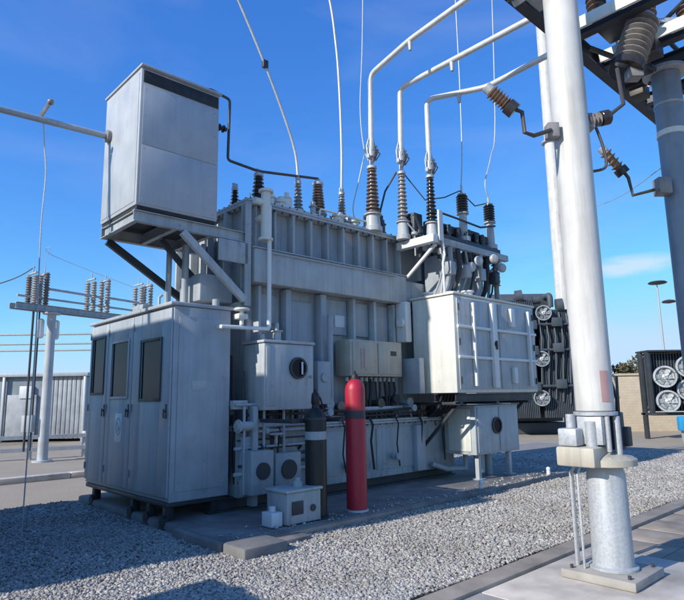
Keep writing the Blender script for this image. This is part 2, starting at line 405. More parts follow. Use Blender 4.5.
# round emblem plate below the middle window
b = MB(); n = 28
b.box(-.006, -.001, 1.42, 1.66, 1.02, 1.42, .002)
lp = part('label_plate', b, plate, cab, 'pale plate with a ring shaped emblem')
b = MB()
for k in range(n):
    a0, a1 = 2*PI*k/n, 2*PI*(k+1)/n
    b.beam((-.0085, 1.54+.075*math.cos(a0), 1.24+.115*math.sin(a0)), (-.0085, 1.54+.075*math.cos(a1), 1.24+.115*math.sin(a1)), .018, .003, up=(1, 0, 0), bev=0)
b.beam((-.0085, 1.50, 1.20), (-.0085, 1.58, 1.29), .018, .003, up=(1, 0, 0), bev=0); b.beam((-.0085, 1.54, 1.24), (-.0085, 1.54, 1.17), .018, .003, up=(1, 0, 0), bev=0)
part('emblem', b, greyb, lp)
for (u, v) in ((.10, .14), (.10, .60), (.10, 1.10), (.72, .14), (.72, 1.4), (.10, 2.5), (.72, 2.5)):
    b = MB(); b.box(u-.05, u+.05, v-.05, v+.05, .06, .298, .006); b.box(u-.09, u+.09, v-.09, v+.09, .016, .058, .006)
    b.cyl((u-.055, v, .12), (u-.085, v, .12), .075, n=18)
    part('leg', b, black, cab)
# front (long side) seam and blank panel
b = MB(); b.box(.10, .80, -.012, -.001, .48, 2.66, .008)
fp = part('side_panel', b, greyb, cab)
b = MB()
for u in (.13, .77):
    for z in (.55, 1.2, 1.9, 2.58): b.cyl((u, -.012, z), (u, -.02, z), .011, n=8)
part('bolt', b, grey2, fp)
b = MB(); b.tube([(.1, .6, 2.85), (.1, .6, 2.99), (.14, .6, 3.03)], .02); b.tube([(.02, .22, 2.85), (.02, .22, 3.0)], .03); b.box(.0, .16, .9, 1.25, 2.853, 2.93, .01)
b.cyl((.7, .12, 2.85), (.7, .12, 2.96), .05); b.cyl((.25, 1.6, 2.85), (.25, 1.6, 3.0), .06); 
part('roof_gland', b, grey, cab)

# ------------------------------------------------------------------ the transformer
tr = thing('power_transformer', 'large grey oil filled power transformer with bushings and pipework, on a concrete slab', 'transformer', (4.0, 1.2, .13))
b = MB(); b.box(1.3, 6.7, .28, 2.5, 1.25, 4.46, .02)
tank = part('tank', b, grey, tr)
b = MB(); b.box(1.18, 6.85, .10, 2.62, 4.463, 4.50, .008); b.box(1.18, 6.85, .10, 2.62, 4.506, 4.545, .008)
cov = part('cover', b, grey2, tr)
b = MB()
for i in range(38):
    u = 1.26 + i*.148
    b.cyl((u, .135, 4.43), (u, .135, 4.575), .013, n=6)
for i in range(16): b.cyl((1.215, .2 + i*.15, 4.43), (1.215, .2 + i*.15, 4.575), .013, n=6)
part('bolt', b, dark, cov)
b = MB(); b.box(1.0, 5.75, -.04, 2.7, .30, 1.16, .015)
lowt = part('lower_tank', b, grey, tr)
b = MB(); b.box(.96, 5.8, -.10, 2.74, 1.163, 1.195, .006); b.box(.96, 5.8, -.10, 2.74, 1.20, 1.235, .006)
fl = part('flange', b, grey2, tr)
b = MB()
for i in range(32): b.cyl((1.02 + i*.15, -.075, 1.14), (1.02 + i*.15, -.075, 1.26), .012, n=6)
part('bolt', b, dark, fl)
b = MB(); b.channel((.75, .15, .225), (5.9, .15, .225), .16, .18, .02); b.channel((.75, 2.3, .225), (5.9, 2.3, .225), .16, .18, .02)
for u in (1.3, 2.6, 3.9, 5.4): b.box(u, u+.14, .26, 2.2, .14, .296, .005)
part('base_skid', b, dark, tr)
# stiffeners of the upper tank wall
for u in (1.36, 1.72, 2.08, 2.44, 2.80, 3.16, 3.52, 3.88, 4.24, 4.6, 5.2, 5.8, 6.4):
    b = MB(); b.box(u-.022, u+.022, .13, .277, 3.79, 4.455, .006)
    part('stiffener', b, grey2 if u in (2.08, 3.16, 3.88) else grey, tr)
for u, w in ((1.42, .05), (1.95, .10), (2.66, .12), (3.35, .06), (3.85, .06), (4.35, .06)):
    b = MB(); b.box(u-w/2, u+w/2, .10, .277, 1.24, 3.24, .01)
    part('stiffener', b, grey2 if w < .1 else greyb, tr)
for v in (.7, 1.2, 1.75, 2.25):
    b = MB(); b.box(1.16, 1.297, v-.025, v+.025, 1.3, 4.45, .006)
    part('stiffener', b, grey, tr)
b = MB(); b.box(1.24, 4.58, -.02, .275, 3.26, 3.76, .015)
bb = part('band_beam', b, grey2, tr)
b = MB(); b.box(1.2, 4.6, -.045, .0, 3.765, 3.78, .003); b.tube([(1.5, -.05, 3.55), (1.5, -.05, 3.72), (4.3, -.05, 3.74)], .012, 8)
part('conduit', b, grey2, bb)
b = MB(); b.box(4.6, 6.7, .02, .275, 3.30, 3.70, .015); part('band_beam', b, grey, tr)
# hatch covers on the wall under the band
for u0, u1, z0, z1 in ((1.50, 1.85, 2.62, 3.15), (2.08, 2.52, 1.75, 3.1), (2.80, 3.28, 2.62, 3.2), (3.45, 3.8, 2.62, 3.2), (3.92, 4.3, 2.55, 3.2)):
    b = MB(); b.box(u0, u1, .225, .277, z0, z1, .012)
    part('wall_panel', b, greyb if u0 > 2 else grey, tr)
for u0, u1 in ((1.15, 2.2), (2.35, 3.5), (3.65, 4.8)):
    b = MB(); b.box(u0, u1, -.055, -.042, .42, 1.08, .008)
    part('wall_panel', b, grey, lowt)
b = MB(); b.box(4.55, 4.78, -.16, -.05, .33, 1.1, .01); b.box(.98, 1.12, -.14, -.05, .33, 1.1, .01); b.box(2.24, 2.32, -.12, -.05, .33, 1.1, .01)
part('jacking_lug', b, greyb, tr)

# white vertical pipe at the near corner with valve body
b = MB(); b.cyl((1.44, -.10, 2.60), (1.44, -.10, 4.42), .032); b.tube([(1.44, -.10, 2.58), (.66, -.10, 2.56), (.66, .04, 2.56)], .028)
pp = part('pipe', b, white, tr)
b = MB(); b.cyl((1.40, -.06, 3.92), (1.40, -.06, 4.62), .07); b.cyl((1.40, -.06, 3.88), (1.40, -.06, 3.92), .11); b.cyl((1.40, -.06, 4.62), (1.40, -.06, 4.66), .11)
b.cyl((1.40, -.06, 4.25), (1.40, .28, 4.25), .06); b.cyl((1.2, -.06, 4.46), (1.4, -.06, 4.46), .05)
part('valve_body', b, cream, pp)
b = MB(); b.cyl((.98, -.10, 2.60), (.98, -.10, 2.80), .03); b.lathe((.98, -.10, 2.80), (0, 0, 1), [(.10, 0), (.11, .012), (.11, .025), (.10, .035)], 18)
b.box(.90, 1.06, -.15, .0, 2.68, 2.76, .02)
part('valve', b, cream, pp)
# pipework between cabinet and tank, lower left
b = MB()
for z, r in ((1.24, .035), (1.52, .022), (.95, .022), (.62, .028)):
    b.cyl((.87, -.13, z), (2.25, -.13, z), r); b.cyl((2.25, -.13, z), (2.25, .1, z), r)
for u in (1.0, 1.32, 1.66): b.cyl((u, -.16, .36), (u, -.16, 1.5), .02)
b.box(1.12, 1.20, -.2, -.06, .2, 1.5, .006)
part('pipe', b, greyb, tr)
b = MB(); b.cyl((.88, -.15, 1.24), (1.16, -.15, 1.24), .062); b.cyl((.9, -.15, 1.24), (.925, -.15, 1.24), .09); b.cyl((1.13, -.15, 1.24), (1.155, -.15, 1.24), .09)
part('valve', b, grey2, tr)
b = MB(); b.cyl((1.5, -.2, .98), (1.5, -.2, 1.10), .02); b.lathe((1.5, -.2, 1.1), (0, 0, 1), [(.09, 0), (.1, .01), (.1, .02), (.09, .03)], 16)
part('handwheel', b, grey2, tr)
b = MB(); b.box(.87, 1.1, -.1, .0, 1.46, 1.58, .01); part('connection_box', b, grey2, tr)
b = MB(); b.box(1.0, 1.36, -.34, -.12, .36, .92, .015); b.box(1.42, 1.86, -.30, -.12, .42, .86, .015)
part('pump_housing', b, greyb, tr)
b = MB(); b.cyl((1.64, -.302, .64), (1.64, -.33, .64), .13); b.cyl((1.18, -.342, .66), (1.18, -.37, .66), .11)
part('pump_cover', b, dark, tr)
b = MB()
for k in range(5): b.tube([(.9 + .02*k, .05 + .1*k, .5), (1.0, .1 + .1*k, 1.0 + .2*k), (.98, .15 + .1*k, 2.2)], .018, 8)
part('cable_bundle', b, black, tr)

rg = random.Random(5)  # dark pipes added to deepen the shade beside the lower tank
for k in range(16):
    u = .92 + k*.085; v = -.02 + .12*rg.random(); z0 = .35 + .5*rg.random(); z1 = 1.3 + rg.random()*1.1
    b = MB(); b.tube([(u, v, z0), (u+rg.uniform(-.05, .05), v-.03, (z0+z1)/2), (u+rg.uniform(-.04, .04), v, z1)], rg.choice((.012, .018, .028, .04)), 8)
    if k % 3 == 0: b.cyl((u, v-.03, (z0+z1)/2-.06), (u, v-.03, (z0+z1)/2+.06), .065)
    part('shade_riser', b, rg.choice((dark, dark, greyb, black)), tr)
for k in range(9):
    z = .5 + k*.11; u0 = .9 + .25*rg.random(); u1 = u0 + .5 + .9*rg.random(); v = -.16 + .1*rg.random()
    b = MB(); b.tube(bend([(u0, v, z), (u1, v, z), (u1, .02, z - .12)], .05), rg.choice((.012, .02, .03)), 8); b.cyl((u0+.2, v, z), (u0+.27, v, z), .05)
    part('shade_cross_pipe', b, rg.choice((dark, grey, dark)), tr)
for k, (u, z) in enumerate(((2.45, 1.62), (2.62, 1.50), (2.85, 1.46), (3.3, 1.52), (3.75, 1.5), (4.15, 1.56), (4.5, 1.50), (4.85, 1.42), (5.15, 1.38))):
    b = MB(); b.cyl((u, .25, z), (u, -.06, z), .045); b.cyl((u, -.06, z), (u, -.09, z), .08, n=14); b.box(u-.05, u+.05, -.04, .06, z-.13, z-.045, .008); b.tube([(u, -.02, z-.1), (u+.08, -.05, z-.3), (u+.05, 0, z-.35)], .015, 6)
    part('oil_valve', b, (dark, greyb, porc, dark, copper)[k % 5], tr)
b = MB(); b.box(2.35, 2.62, -.10, .2, 1.5, 2.15, .01); b.cyl((2.48, -.1, 1.9), (2.48, -.13, 1.9), .07); b.cyl((2.7, .0, 1.25), (2.7, .0, 2.9), .045); part('relay_box', b, greyb, tr)
# tap changer / gauge housing with round window
b = MB(); b.box(1.22, 2.10, -.30, .22, 1.44, 2.36, .02); b.box(1.20, 2.12, -.32, .22, 2.363, 2.40, .006)
gh = part('gauge_housing', b, grey2, tr)
b = MB(); b.lathe((1.80, -.302, 2.02), (0, -1, 0), [(.155, 0), (.155, .035), (.125, .035), (.125, .004), (.01, .004)], 28)
part('gauge_rim', b, dark, gh)
b = MB(); b.cyl((1.80, -.304, 2.02), (1.80, -.318, 2.02), .122)
part('gauge_glass', b, glass, gh)
b = MB(); b.box(1.84, 1.87, -.345, -.338, 1.93, 2.11, .002)
part('pointer', b, white, gh)
b = MB(); b.box(1.25, 1.40, -.315, -.301, 1.5, 2.3, .004); b.cyl((2.04, -.301, 1.9), (2.04, -.33, 1.9), .02)
part('hinge_strip', b, grey, gh)
b = MB(); b.cyl((1.62, -.05, 2.40), (1.62, -.05, 2.55), .06); b.cyl((1.62, -.05, 2.55), (1.62, -.05, 2.57), .09); b.cyl((1.35, -.05, 2.4), (1.35, -.05, 2.5), .04); b.tube([(1.62, -.05, 2.57), (1.62, -.05, 2.66), (1.7, .1, 2.7), (1.7, .25, 2.7)], .03)
part('pipe_stub', b, grey2, gh)

# beige marshalling box with hanging cables
b = MB(); b.box(2.98, 4.22, -.16, .20, 1.93, 2.52, .015)
tb = part('terminal_box', b, beige, tr)
b = MB(); b.box(3.62, 4.16, -.175, -.162, 1.97, 2.48, .006); b.box(3.03, 3.58, -.175, -.162, 1.97, 2.48, .006)
part('box_door', b, beige, tb)
b = MB(); b.box(3.92, 4.06, -.18, -.176, 2.28, 2.36, .001); part('name_plate', b, dark, tb)
b = MB()
for u in (3.20, 3.27): b.box(u, u+.03, -.18, -.176, 2.05, 2.38, .001)
part('warning_strip', b, redlab, tb)
b = MB()
for k in range(11):
    u = 3.05 + k*.11; b.tube([(u, 0, 1.93), (u + random.uniform(-.03, .03), -.02, 1.7), (u + random.uniform(-.06, .06), .0, 1.45), (u, .05, 1.25)], .014 + .006*(k % 3), 8)
part('cable_bundle', b, black, tb)
b = MB()
for k in range(11): b.cyl((3.05+k*.11, 0, 1.92), (3.05+k*.11, 0, 1.85), .03, n=12)
b.box(2.95, 4.3, -.08, .1, 1.38, 1.44, .006)
part('cable_gland', b, grey2, tb)
b = MB(); b.box(4.38, 4.50, -.42, -.02, 1.64, 2.25, .01); part('support_plate', b, greyb, tr)
b = MB(); b.box(4.40, 4.56, -.12, .12, 2.55, 3.28, .02); b.cyl((4.34, -.02, 2.9), (4.40, -.02, 2.9), .08); part('cable_riser', b, white, tr)

# big cream cable box
b = MB(); b.box(4.63, 7.28, -1.0, -.08, 1.64, 3.31, .02)
cb = part('cable_box', b, cream, tr)
b = MB(); b.box(4.60, 7.31, -1.03, -.06, 3.313, 3.35, .008); part('box_lid', b, cream, cb)
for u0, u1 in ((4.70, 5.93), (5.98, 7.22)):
    b = MB(); b.box(u0, u1, -1.022, -1.003, 1.70, 3.26, .01); dr = part('box_door', b, grey2, cb)  # doors greyer than the cream body, shade of the front put into colour
    b = MB()
    for z in (1.85, 2.5, 3.1): b.cyl((u0+.03 if u0 < 5 else u1-.03, -1.03, z-.06), (u0+.03 if u0 < 5 else u1-.03, -1.03, z+.06), .014, n=10)
    part('hinge', b, dark, dr)
for u, z0, z1, w in ((5.72, 1.72, 3.24, .07), (6.36, 2.85, 3.2, .07), (6.36, 1.8, 2.1, .05), (6.95, 1.75, 3.2, .025), (5.1, 1.75, 3.2, .025)):
    b = MB(); b.box(u-w, u+w, -1.10, -1.024, z0, z1, .012); part('latch_bar', b, white, cb)
for z in (2.24, 2.76):
    b = MB(); b.box(4.66, 7.24, -1.065, -1.025, z-.025, z+.025, .004); part('cross_rib', b, white, cb)
b = MB(); b.cyl((5.72, -1.075, 2.5), (5.72, -1.11, 2.5), .05); b.box(5.70, 5.74, -1.13, -1.11, 2.4, 2.56, .006); part('handle', b, dark, cb)
for u, v, h in ((4.85, -.3, .07), (5.35, -.8, .09), (5.05, -.65, .06)):
    b = MB(); b.cyl((u, v, 3.35), (u, v, 3.35+h), .09); b.cyl((u, v, 3.35+h), (u, v, 3.38+h), .12); part('gland_cap', b, white, cb)
b = MB(); b.channel((4.66, -.5, 1.56), (7.2, -.5, 1.56), .12, .14, .012); b.channel((4.7, -.9, 1.56), (7.2, -.9, 1.56), .1, .14, .012)
for u in (4.8, 5.9, 7.0): b.box(u-.04, u+.04, -.95, .2, 1.44, 1.487, .004)
b.beam((4.9, -.8, 1.45), (4.9, .0, .7), .05, .05); b.beam((7.0, -.8, 1.45), (7.0, .0, .7), .05, .05)
part('box_bracket', b, dark, tr)
b = MB()
for k in range(6): b.tube([(4.75 + k*.09, -.6, 1.64), (4.75+k*.1, -.5, 1.4), (4.9+k*.05, -.2, 1.25), (5.0+k*.05, 0, 1.22)], .022, 8)
part('cable_bundle', b, black, tr)
# small instrument box under it
b = MB(); b.box(5.38, 6.80, -.80, -.12, .56, 1.42, .015)
ib = part('instrument_box', b, grey2, tr)
b = MB(); b.box(5.44, 6.1, -.815, -.803, .60, 1.38, .006); b.box(6.13, 6.75, -.815, -.803, .60, 1.38, .006); part('box_door', b, grey2, ib)
b = MB(); b.lathe((6.02, -.817, 1.05), (0, -1, 0), [(.15, 0), (.15, .03), (.12, .03), (.12, .006), (.01, .006)], 24); part('gauge_rim', b, dark, ib)
b = MB(); b.cyl((6.02, -.819, 1.05), (6.02, -.830, 1.05), .118); part('gauge_glass', b, glass, ib)
b = MB(); b.box(5.365, 5.378, -.70, -.22, .62, 1.36, .005); part('sunlit_side', b, cream, ib)  # cream puts the sunlight on this left side into its colour
for u in (5.55, 6.55):
    b = MB(); b.box(u-.04, u+.04, -.74, -.66, .13, .555, .005); b.box(u-.09, u+.09, -.79, -.61, .131, .15, .003); part('leg', b, grey2, ib)
b = MB(); b.cyl((5.95, -.45, .2), (5.95, -.45, .555), .10); b.cyl((6.25, -.45, .13), (6.25, -.45, .555), .07); b.tube([(5.6, -.4, .55), (5.6, -.4, .3), (5.3, -.2, .3), (5.0, -.1, .4)], .05)
part('pipe', b, greyb, ib)

# box shaped enclosure on its bracket high at the near end
b = MB(); b.box(-.54, .62, 0, 1.18, 4.03, 5.90, .012)
eb = part('upper_enclosure', b, boxp, tr)
b = MB(); b.box(-.51, .60, -.010, -.002, 5.70, 5.87, .002); part('vent_slot', b, black, eb)
for z0, z1 in ((4.06, 4.84), (4.85, 5.66)):
    b = MB(); b.box(-.50, .585, -.0075, -.002, z0, z1, .003); ep = part('front_panel', b, boxp, eb)
    b = MB()
    for u in (-.47, .55):
        for z in (z0+.05, (z0+z1)/2, z1-.05): b.cyl((u, -.008, z), (u, -.014, z), .010, n=8)
    part('bolt', b, galv, ep)
b = MB(); b.box(-.546, -.5405, .05, 1.13, 4.08, 5.84, .003); part('side_panel', b, boxp, eb)
b = MB(); b.box(-.56, .64, -.05, 1.20, 5.905, 5.935, .005); part('lid', b, boxp, eb)
b = MB(); b.box(-.52, .60, .02, 1.16, 3.985, 4.027, .004); part('base_strip', b, black, eb)  # thin black strip under the box
b = MB(); b.tube([(.45, .5, 5.935), (.48, .5, 6.12), (.62, .5, 5.95)], .012, 8); b.cyl((-.3, .9, 5.935), (-.3, .9, 6.0), .03)
part('lifting_hoop', b, dark, eb)
b = MB()
b.channel((-.54, .06, 3.90), (1.22, .06, 3.90), .08, .15, .012); b.channel((-.54, 1.12, 3.90), (1.22, 1.12, 3.90), .08, .15, .012)
for u in (-.50, .05, .58): b.channel((u, .10, 3.90), (u, 1.08, 3.90), .07, .14, .012)
b.box(.66, 1.14, .0, .03, 3.50, 3.81, .004)
br = part('bracket_frame', b, grey, tr)
b = MB(); b.beam((.12, .03, 3.80), (1.10, .03, 2.98), .07, .10); part('brace', b, grey2, br)
b = MB(); b.beam((-.45, 1.12, 3.80), (.95, 1.12, 2.95), .07, .10); part('brace', b, dark, br)
b = MB(); b.beam((.10, .6, 3.80), (.95, .6, 3.0), .06, .08); part('brace', b, dark, br)
b = MB(); b.channel((1.14, .06, 2.90), (1.14, .06, 4.42), .10, .12, .012, up=(0, 1, 0)); b.channel((1.14, 1.12, 2.90), (1.14, 1.12, 4.2), .10, .12, .012, up=(0, 1, 0))
b.beam((1.12, .12, 2.93), (1.12, 1.06, 2.93), .08, .08); part('upright', b, grey, br)
b = MB(); b.box(.55, 1.08, .3, .9, 2.96, 3.35, .02); b.cyl((.45, .55, 2.9), (.45, .55, 3.78), .05); b.cyl((.3, .75, 2.9), (.3, .75, 3.78), .04); b.cyl((.62, .35, 3.2), (.62, .35, 3.78), .035)
part('junction_pipe', b, greyb, tr)

# bushings on the cover
def bushing(u, v, z0, z1, sheds_m, rc, rs, n=8, cone=True, name='bushing', term=.12, parent=tr, label=None):
    h = z1 - z0; b = MB()
    b.cyl((u, v, z0-.09), (u, v, z0), rs*1.25); b.cyl((u, v, z0), (u, v, z0+h*.18), rs*1.05, rs*.9); b.cyl((u, v, z0+h*.18), (u, v, z0+h*.18+.025), rs*1.2)
    bo = part(name, b, grey2, parent, label)
    b = MB(); b.sheds((u, v, z0+h*.18+.025), (0, 0, 1), h*.70, rc, rs, n, rc*(.6 if cone else 1), rs*(.62 if cone else 1)); part('shed_stack', b, sheds_m, bo)
    b = MB(); t = z0+h*.18+.025+h*.70; b.cyl((u, v, t), (u, v, t+.05), rc*1.1); b.cyl((u, v, t+.05), (u, v, max(z1, t+.08)), .018, n=10); b.box(u-.05, u+.05, v-.012, v+.012, max(z1, t+.08)-.05, max(z1, t+.08)+term*.4, .004)
    part('terminal', b, galv, bo)
    return bo
bushing(1.50, .95, 4.56, 4.98, porcd, .05, .085, 5)
bushing(1.62, .45, 4.56, 5.12, porcd, .07, .115, 6)
bushing(2.42, .45, 4.56, 5.20, porcg, .05, .085, 7)
bushing(2.86, .45, 4.56, 5.30, porc, .085, .13, 10)
bushing(3.42, .45, 4.56, 5.25, porcg, .05, .085, 9)
b = MB()
for u, v in ((1.95, .35), (2.15, .9), (3.15, .3), (3.62, .35)): b.cyl((u, v, 4.546), (u, v, 4.68), .09); b.cyl((u, v, 4.68), (u, v, 4.71), .12)
b.tube([(1.7, 1.4, 4.7), (3.2, 1.4, 4.78), (5.2, 1.4, 4.9)], .07); b.box(1.9, 2.15, .25, .5, 4.55, 4.78, .02)
part('cover_fitting', b, cream, tr)
for (u, v, h, w, m_) in ((1.75, .30, .16, .06, cream), (2.05, .28, .22, .05, white), (2.25, .55, .12, .09, cream), (2.62, .30, .20, .05, grey2), (3.05, .60, .26, .07, cream), (3.25, .30, .14, .05, white), (3.66, .55, .18, .08, galv), (4.15, .42, .3, .06, dark), (4.32, .30, .22, .05, porc)):
    b = MB(); b.cyl((u, v, 4.546), (u, v, 4.546+h), w); b.cyl((u, v, 4.546+h), (u, v, 4.57+h), w*1.45, n=14); b.box(u-w*.6, u+w*.6, v-w*.6, v+w*.6, 4.571+h, 4.60+h+w, .006)
    part('pressure_valve', b, m_, tr)
b = MB(); b.tube(bend([(1.35, .22, 4.60), (2.7, .22, 4.60), (2.7, .22, 4.72), (4.1, .22, 4.72), (4.1, .22, 4.5)], .06), .018, 8); b.tube([(1.3, .20, 4.66), (1.3, .20, 4.585), (3.9, .20, 4.585)], .012, 8)
part('conduit', b, cream, tr)
b = MB(); b.tube([(4.05, .2, 4.6), (4.12, .15, 5.0), (4.2, .1, 5.35), (4.36, -.05, 5.72)], .018, 8); b.tube([(4.3, .3, 4.6), (4.2, .25, 4.9), (4.0, .2, 5.3), (3.95, .2, 5.8)], .014, 8)
b.tube([(4.5, -.12, 5.7), (4.8, -.35, 5.2), (5.2, -.5, 5.3), (5.7, -.5, 5.55), (6.2, -.5, 5.35), (6.68, -.5, 5.52)], .012, 8); b.box(4.0, 4.3, .25, .5, 4.55, 4.95, .02); b.box(4.52, 4.76, -.30, -.08, 4.39, 4.92, .01); b.box(4.95, 5.45, -.35, -.15, 4.5, 4.86, .02); b.box(5.95, 6.4, -.45, -.2, 4.5, 4.84, .02)
b.tube([(4.6, -.55, 4.95), (5.3, -.62, 4.9), (6.2, -.6, 4.88), (6.7, -.62, 5.0)], .02, 8)
part('jumper_lead', b, dark, tr)
b = MB()
for k in range(7):
    u = 1.55 + k*.62; b.tube([(u, -.12, 1.30), (u+.05, -.16, 1.15), (u+.02, -.14, .9 - .08*(k % 3)), (u+.1, -.12, .45)], .013 + .006*(k % 2), 8)
b.tube([(2.3, -.14, 1.42), (3.4, -.15, 1.36), (4.6, -.14, 1.40)], .022, 8); b.tube([(2.2, -.12, 1.33), (3.4, -.14, 1.30), (5.3, -.2, 1.34)], .016, 8)
part('cable_bundle', b, black, lowt)
for u, z in ((2.5, 1.38), (3.1, 1.40), (4.45, 1.40), (4.0, .62), (2.95, .55)):
    b = MB(); b.cyl((u, -.02, z), (u, -.20, z), .035); b.cyl((u, -.13, z), (u, -.15, z), .065); b.lathe((u, -.20, z), (0, -1, 0), [(.055, 0), (.06, .008), (.06, .02), (.05, .028)], 16)
    part('drain_valve', b, greyb, lowt)
for u in (4.72, 6.9):
    b = MB(); b.cyl((u, -1.30, .131), (u, -1.30, .21), .035); b.sphere((u, -1.30, .235), .04, 12); part('earth_terminal', b, white, tr)
b = MB(); b.box(3.0, 3.22, .212, .222, 2.75, 2.95, .002); part('rating_plate', b, plate, tank)
b = MB(); b.box(.30, .50, -.017, -.0125, 1.72, 1.84, .001); part('rating_plate', b, galv, cab)
b = MB(); b.box(1.62, 1.74, -.06, -.0555, .86, .98, .001); part('rating_plate', b, beige, lowt)
rg = random.Random(9)
for k in range(14):
    u = 4.5 + k*.17; v = -.55 + .5*rg.random(); z = 4.39; h = .18 + .35*rg.random()
    b = MB(); b.tube([(u, v, z-.3), (u, v, z+h*.5), (u+rg.uniform(-.15, .15), v+rg.uniform(-.1, .1), z+h)], rg.choice((.015, .025, .04)), 8); b.cyl((u, v, z+h*.3), (u, v, z+h*.45), .06)
    part('cable_tail', b, rg.choice((dark, black, greyb, porc, copper)), tr)
for k in range(8):
    u = 4.75 + k*.24; b = MB(); b.tube([(u, -.72, 4.25), (u+rg.uniform(-.08, .08), -.74, 3.9), (u+.05, -.6, 3.6), (u, -.5, 3.36)], rg.choice((.02, .03, .045)), 8)
    if k % 2: b.box(u-.08, u+.08, -.78, -.62, 3.75, 3.98, .01)
    part('cable_drop', b, rg.choice((dark, black, greyb)), tr)
# three low voltage bushings that take the aluminium tubes
for (u, v, z0, z1) in ((3.92, .16, 4.62, 5.85), (4.42, -.12, 4.5, 5.80), (4.86, -.44, 4.5, 5.74)):
    bushing(u, v, z0, z1, porc if u < 4 else (porcg if u < 4.6 else porcd), .085 if u < 4 else .07, .135 if u < 4 else .105, 12)
# arresters on the platform
b = MB()
b.box(4.44, 4.58, -.78, .08, 4.26, 4.40, .008)
pl = part('platform_beam', b, white, tr)
b = MB(); b.box(4.585, 6.9, -.76, -.66, 4.26, 4.38, .008); b.box(4.585, 6.9, -.30, -.20, 4.26, 4.38, .008)
for u in (5.3, 6.1, 6.8): b.box(u, u+.08, -.655, .1, 4.27, 4.37, .004)
part('platform_beam', b, grey, tr)
b = MB(); b.box(4.60, 4.72, -.80, -.765, 4.30, 4.86, .006); b.beam((4.6, -.7, 4.25), (4.6, -.02, 3.75), .05, .05); b.beam((6.7, -.7, 4.25), (6.7, -.02, 3.75), .05, .05)
part('platform_bracket', b, white, tr)
b = MB(); b.box(4.9, 6.85, -.62, -.36, 4.385, 4.52, .01); b.box(4.95, 6.6, -.5, -.1, 4.62, 4.78, .02)
for u in (5.2, 5.5, 6.1, 6.3): b.cyl((u, -.55, 4.52), (u, -.55, 4.75), .05)
part('platform_cover', b, dark, tr)
for (u, zt) in ((5.76, 5.62), (6.70, 5.58)):
    b = MB(); b.cyl((u, -.5, 4.53), (u, -.5, 4.62), .13); b.cyl((u, -.5, 4.62), (u, -.5, 5.08), .085, .075); b.cyl((u, -.5, 5.08), (u, -.5, 5.11), .12)
    a = part('surge_arrester', b, grey2, tr)
    b = MB(); b.sheds((u, -.5, 5.11), (0, 0, 1), .36, .075, .115, 7); part('shed_stack', b, porcd, a)
    b = MB(); b.cyl((u, -.5, 5.47), (u, -.5, 5.5), .09); b.cyl((u, -.5, 5.5), (u, -.5, zt+.06), .02, n=10); part('terminal', b, galv, a)
b = MB(); b.sheds((6.62, -.62, 3.72), (0, 0, 1), .58, .05, .085, 7); b.cyl((6.62, -.62, 3.35), (6.62, -.62, 3.72), .05)
part('post_insulator', b, porcg, tr)
for (u, v, z) in ((5.72, -.80, 4.08), (6.25, -.80, 4.20), (6.52, -.80, 4.06), (5.55, -.75, 3.95)):
    b = MB(); b.lathe((u, v, z), (-.4, -1, 0), [(.03, 0), (.085, .01), (.095, .05), (.07, .09), (.01, .10)], 18); b.cyl((u, v, z), (u, v+.12, z), .03)
    part('instrument_cap', b, grey2, tr)
b = MB(); b.tube([(4.70, -.78, 4.30), (4.72, -.80, 4.05), (4.66, -.80, 3.9), (4.70, -.78, 3.36)], .022, 10); part('conduit', b, white, tr)
b = MB()
for k in range(4): b.tube([(5.0+k*.5, -.5, 4.3), (5.02+k*.5, -.55, 3.9), (4.95+k*.5, -.5, 3.36)], .03, 8)
b.box(5.1, 6.5, -.4, -.02, 3.36, 4.2, .02)
part('cable_duct', b, greyb, tr)

# ------------------------------------------------------------------ gas cylinders
def cylinder(u, v, top, m, label, capm, lo=.42):
    t = thing('gas_cylinder', label, 'gas cylinder', (u, v, .13), 'gas cylinders standing before the tank')
    h = top - .13; r = .136
    b = MB(); b.lathe((u, v, .15), (0, 0, 1), [(r-.02, 0), (r, .02), (r, h-lo), (r-.008, h-lo+.05), (r-.03, h-lo+.10), (r-.065, h-lo+.135), (.05, h-lo+.15), (.036, h-.15)], 28); part('body', b, m, t)
    b = MB(); b.lathe((u, v, top-.18), (0, 0, 1), [(.052, 0), (.056, .008), (.052, .09), (.046, .13), (.03, .15), (.01, .155)], 20); part('valve_cap', b, capm, t)
    b = MB(); b.cyl((u, v, top-.06), (u, v, top+.01), .018); b.cyl((u-.05, v, top-.10), (u+.06, v-.02, top-.10), .018); b.tube([(u+.06, v-.02, top-.10), (u+.12, v, top-.2), (u+.14, v+.2, top-.5), (u+.1, v+.26, 1.3)], .012, 8); part('valve', b, black, t)
    b = MB(); b.lathe((u, v, top-.62), (0, 0, 1), [(r+.0005, 0), (r+.002, .001), (r+.002, .10), (r+.0005, .101)], 28); part('shoulder_band', b, dark if m is red else greyb, t)
    b = MB(); b.lathe((u, v, .132), (0, 0, 1), [(.15, 0), (.155, .005), (.152, .03), (.14, .032)], 28); part('foot_ring', b, galv if m is red else black, t)
    b = MB(); b.lathe((u, v, 1.32), (0, 0, 1), [(r+.001, 0), (r+.006, .002), (r+.006, .035), (r+.001, .037)], 28); b.box(u-.02, u+.02, v+r, v+r+.05, 1.32, 1.357, .003); part('strap', b, dark, t)
    return t
cylinder(2.10, -1.16, 1.94, red, 'tall red gas cylinder standing on the slab, right of the black one', black, .27)
cylinder(1.46, -1.09, 1.70, blackc, 'black gas cylinder standing left of the red one', blackc, .40)
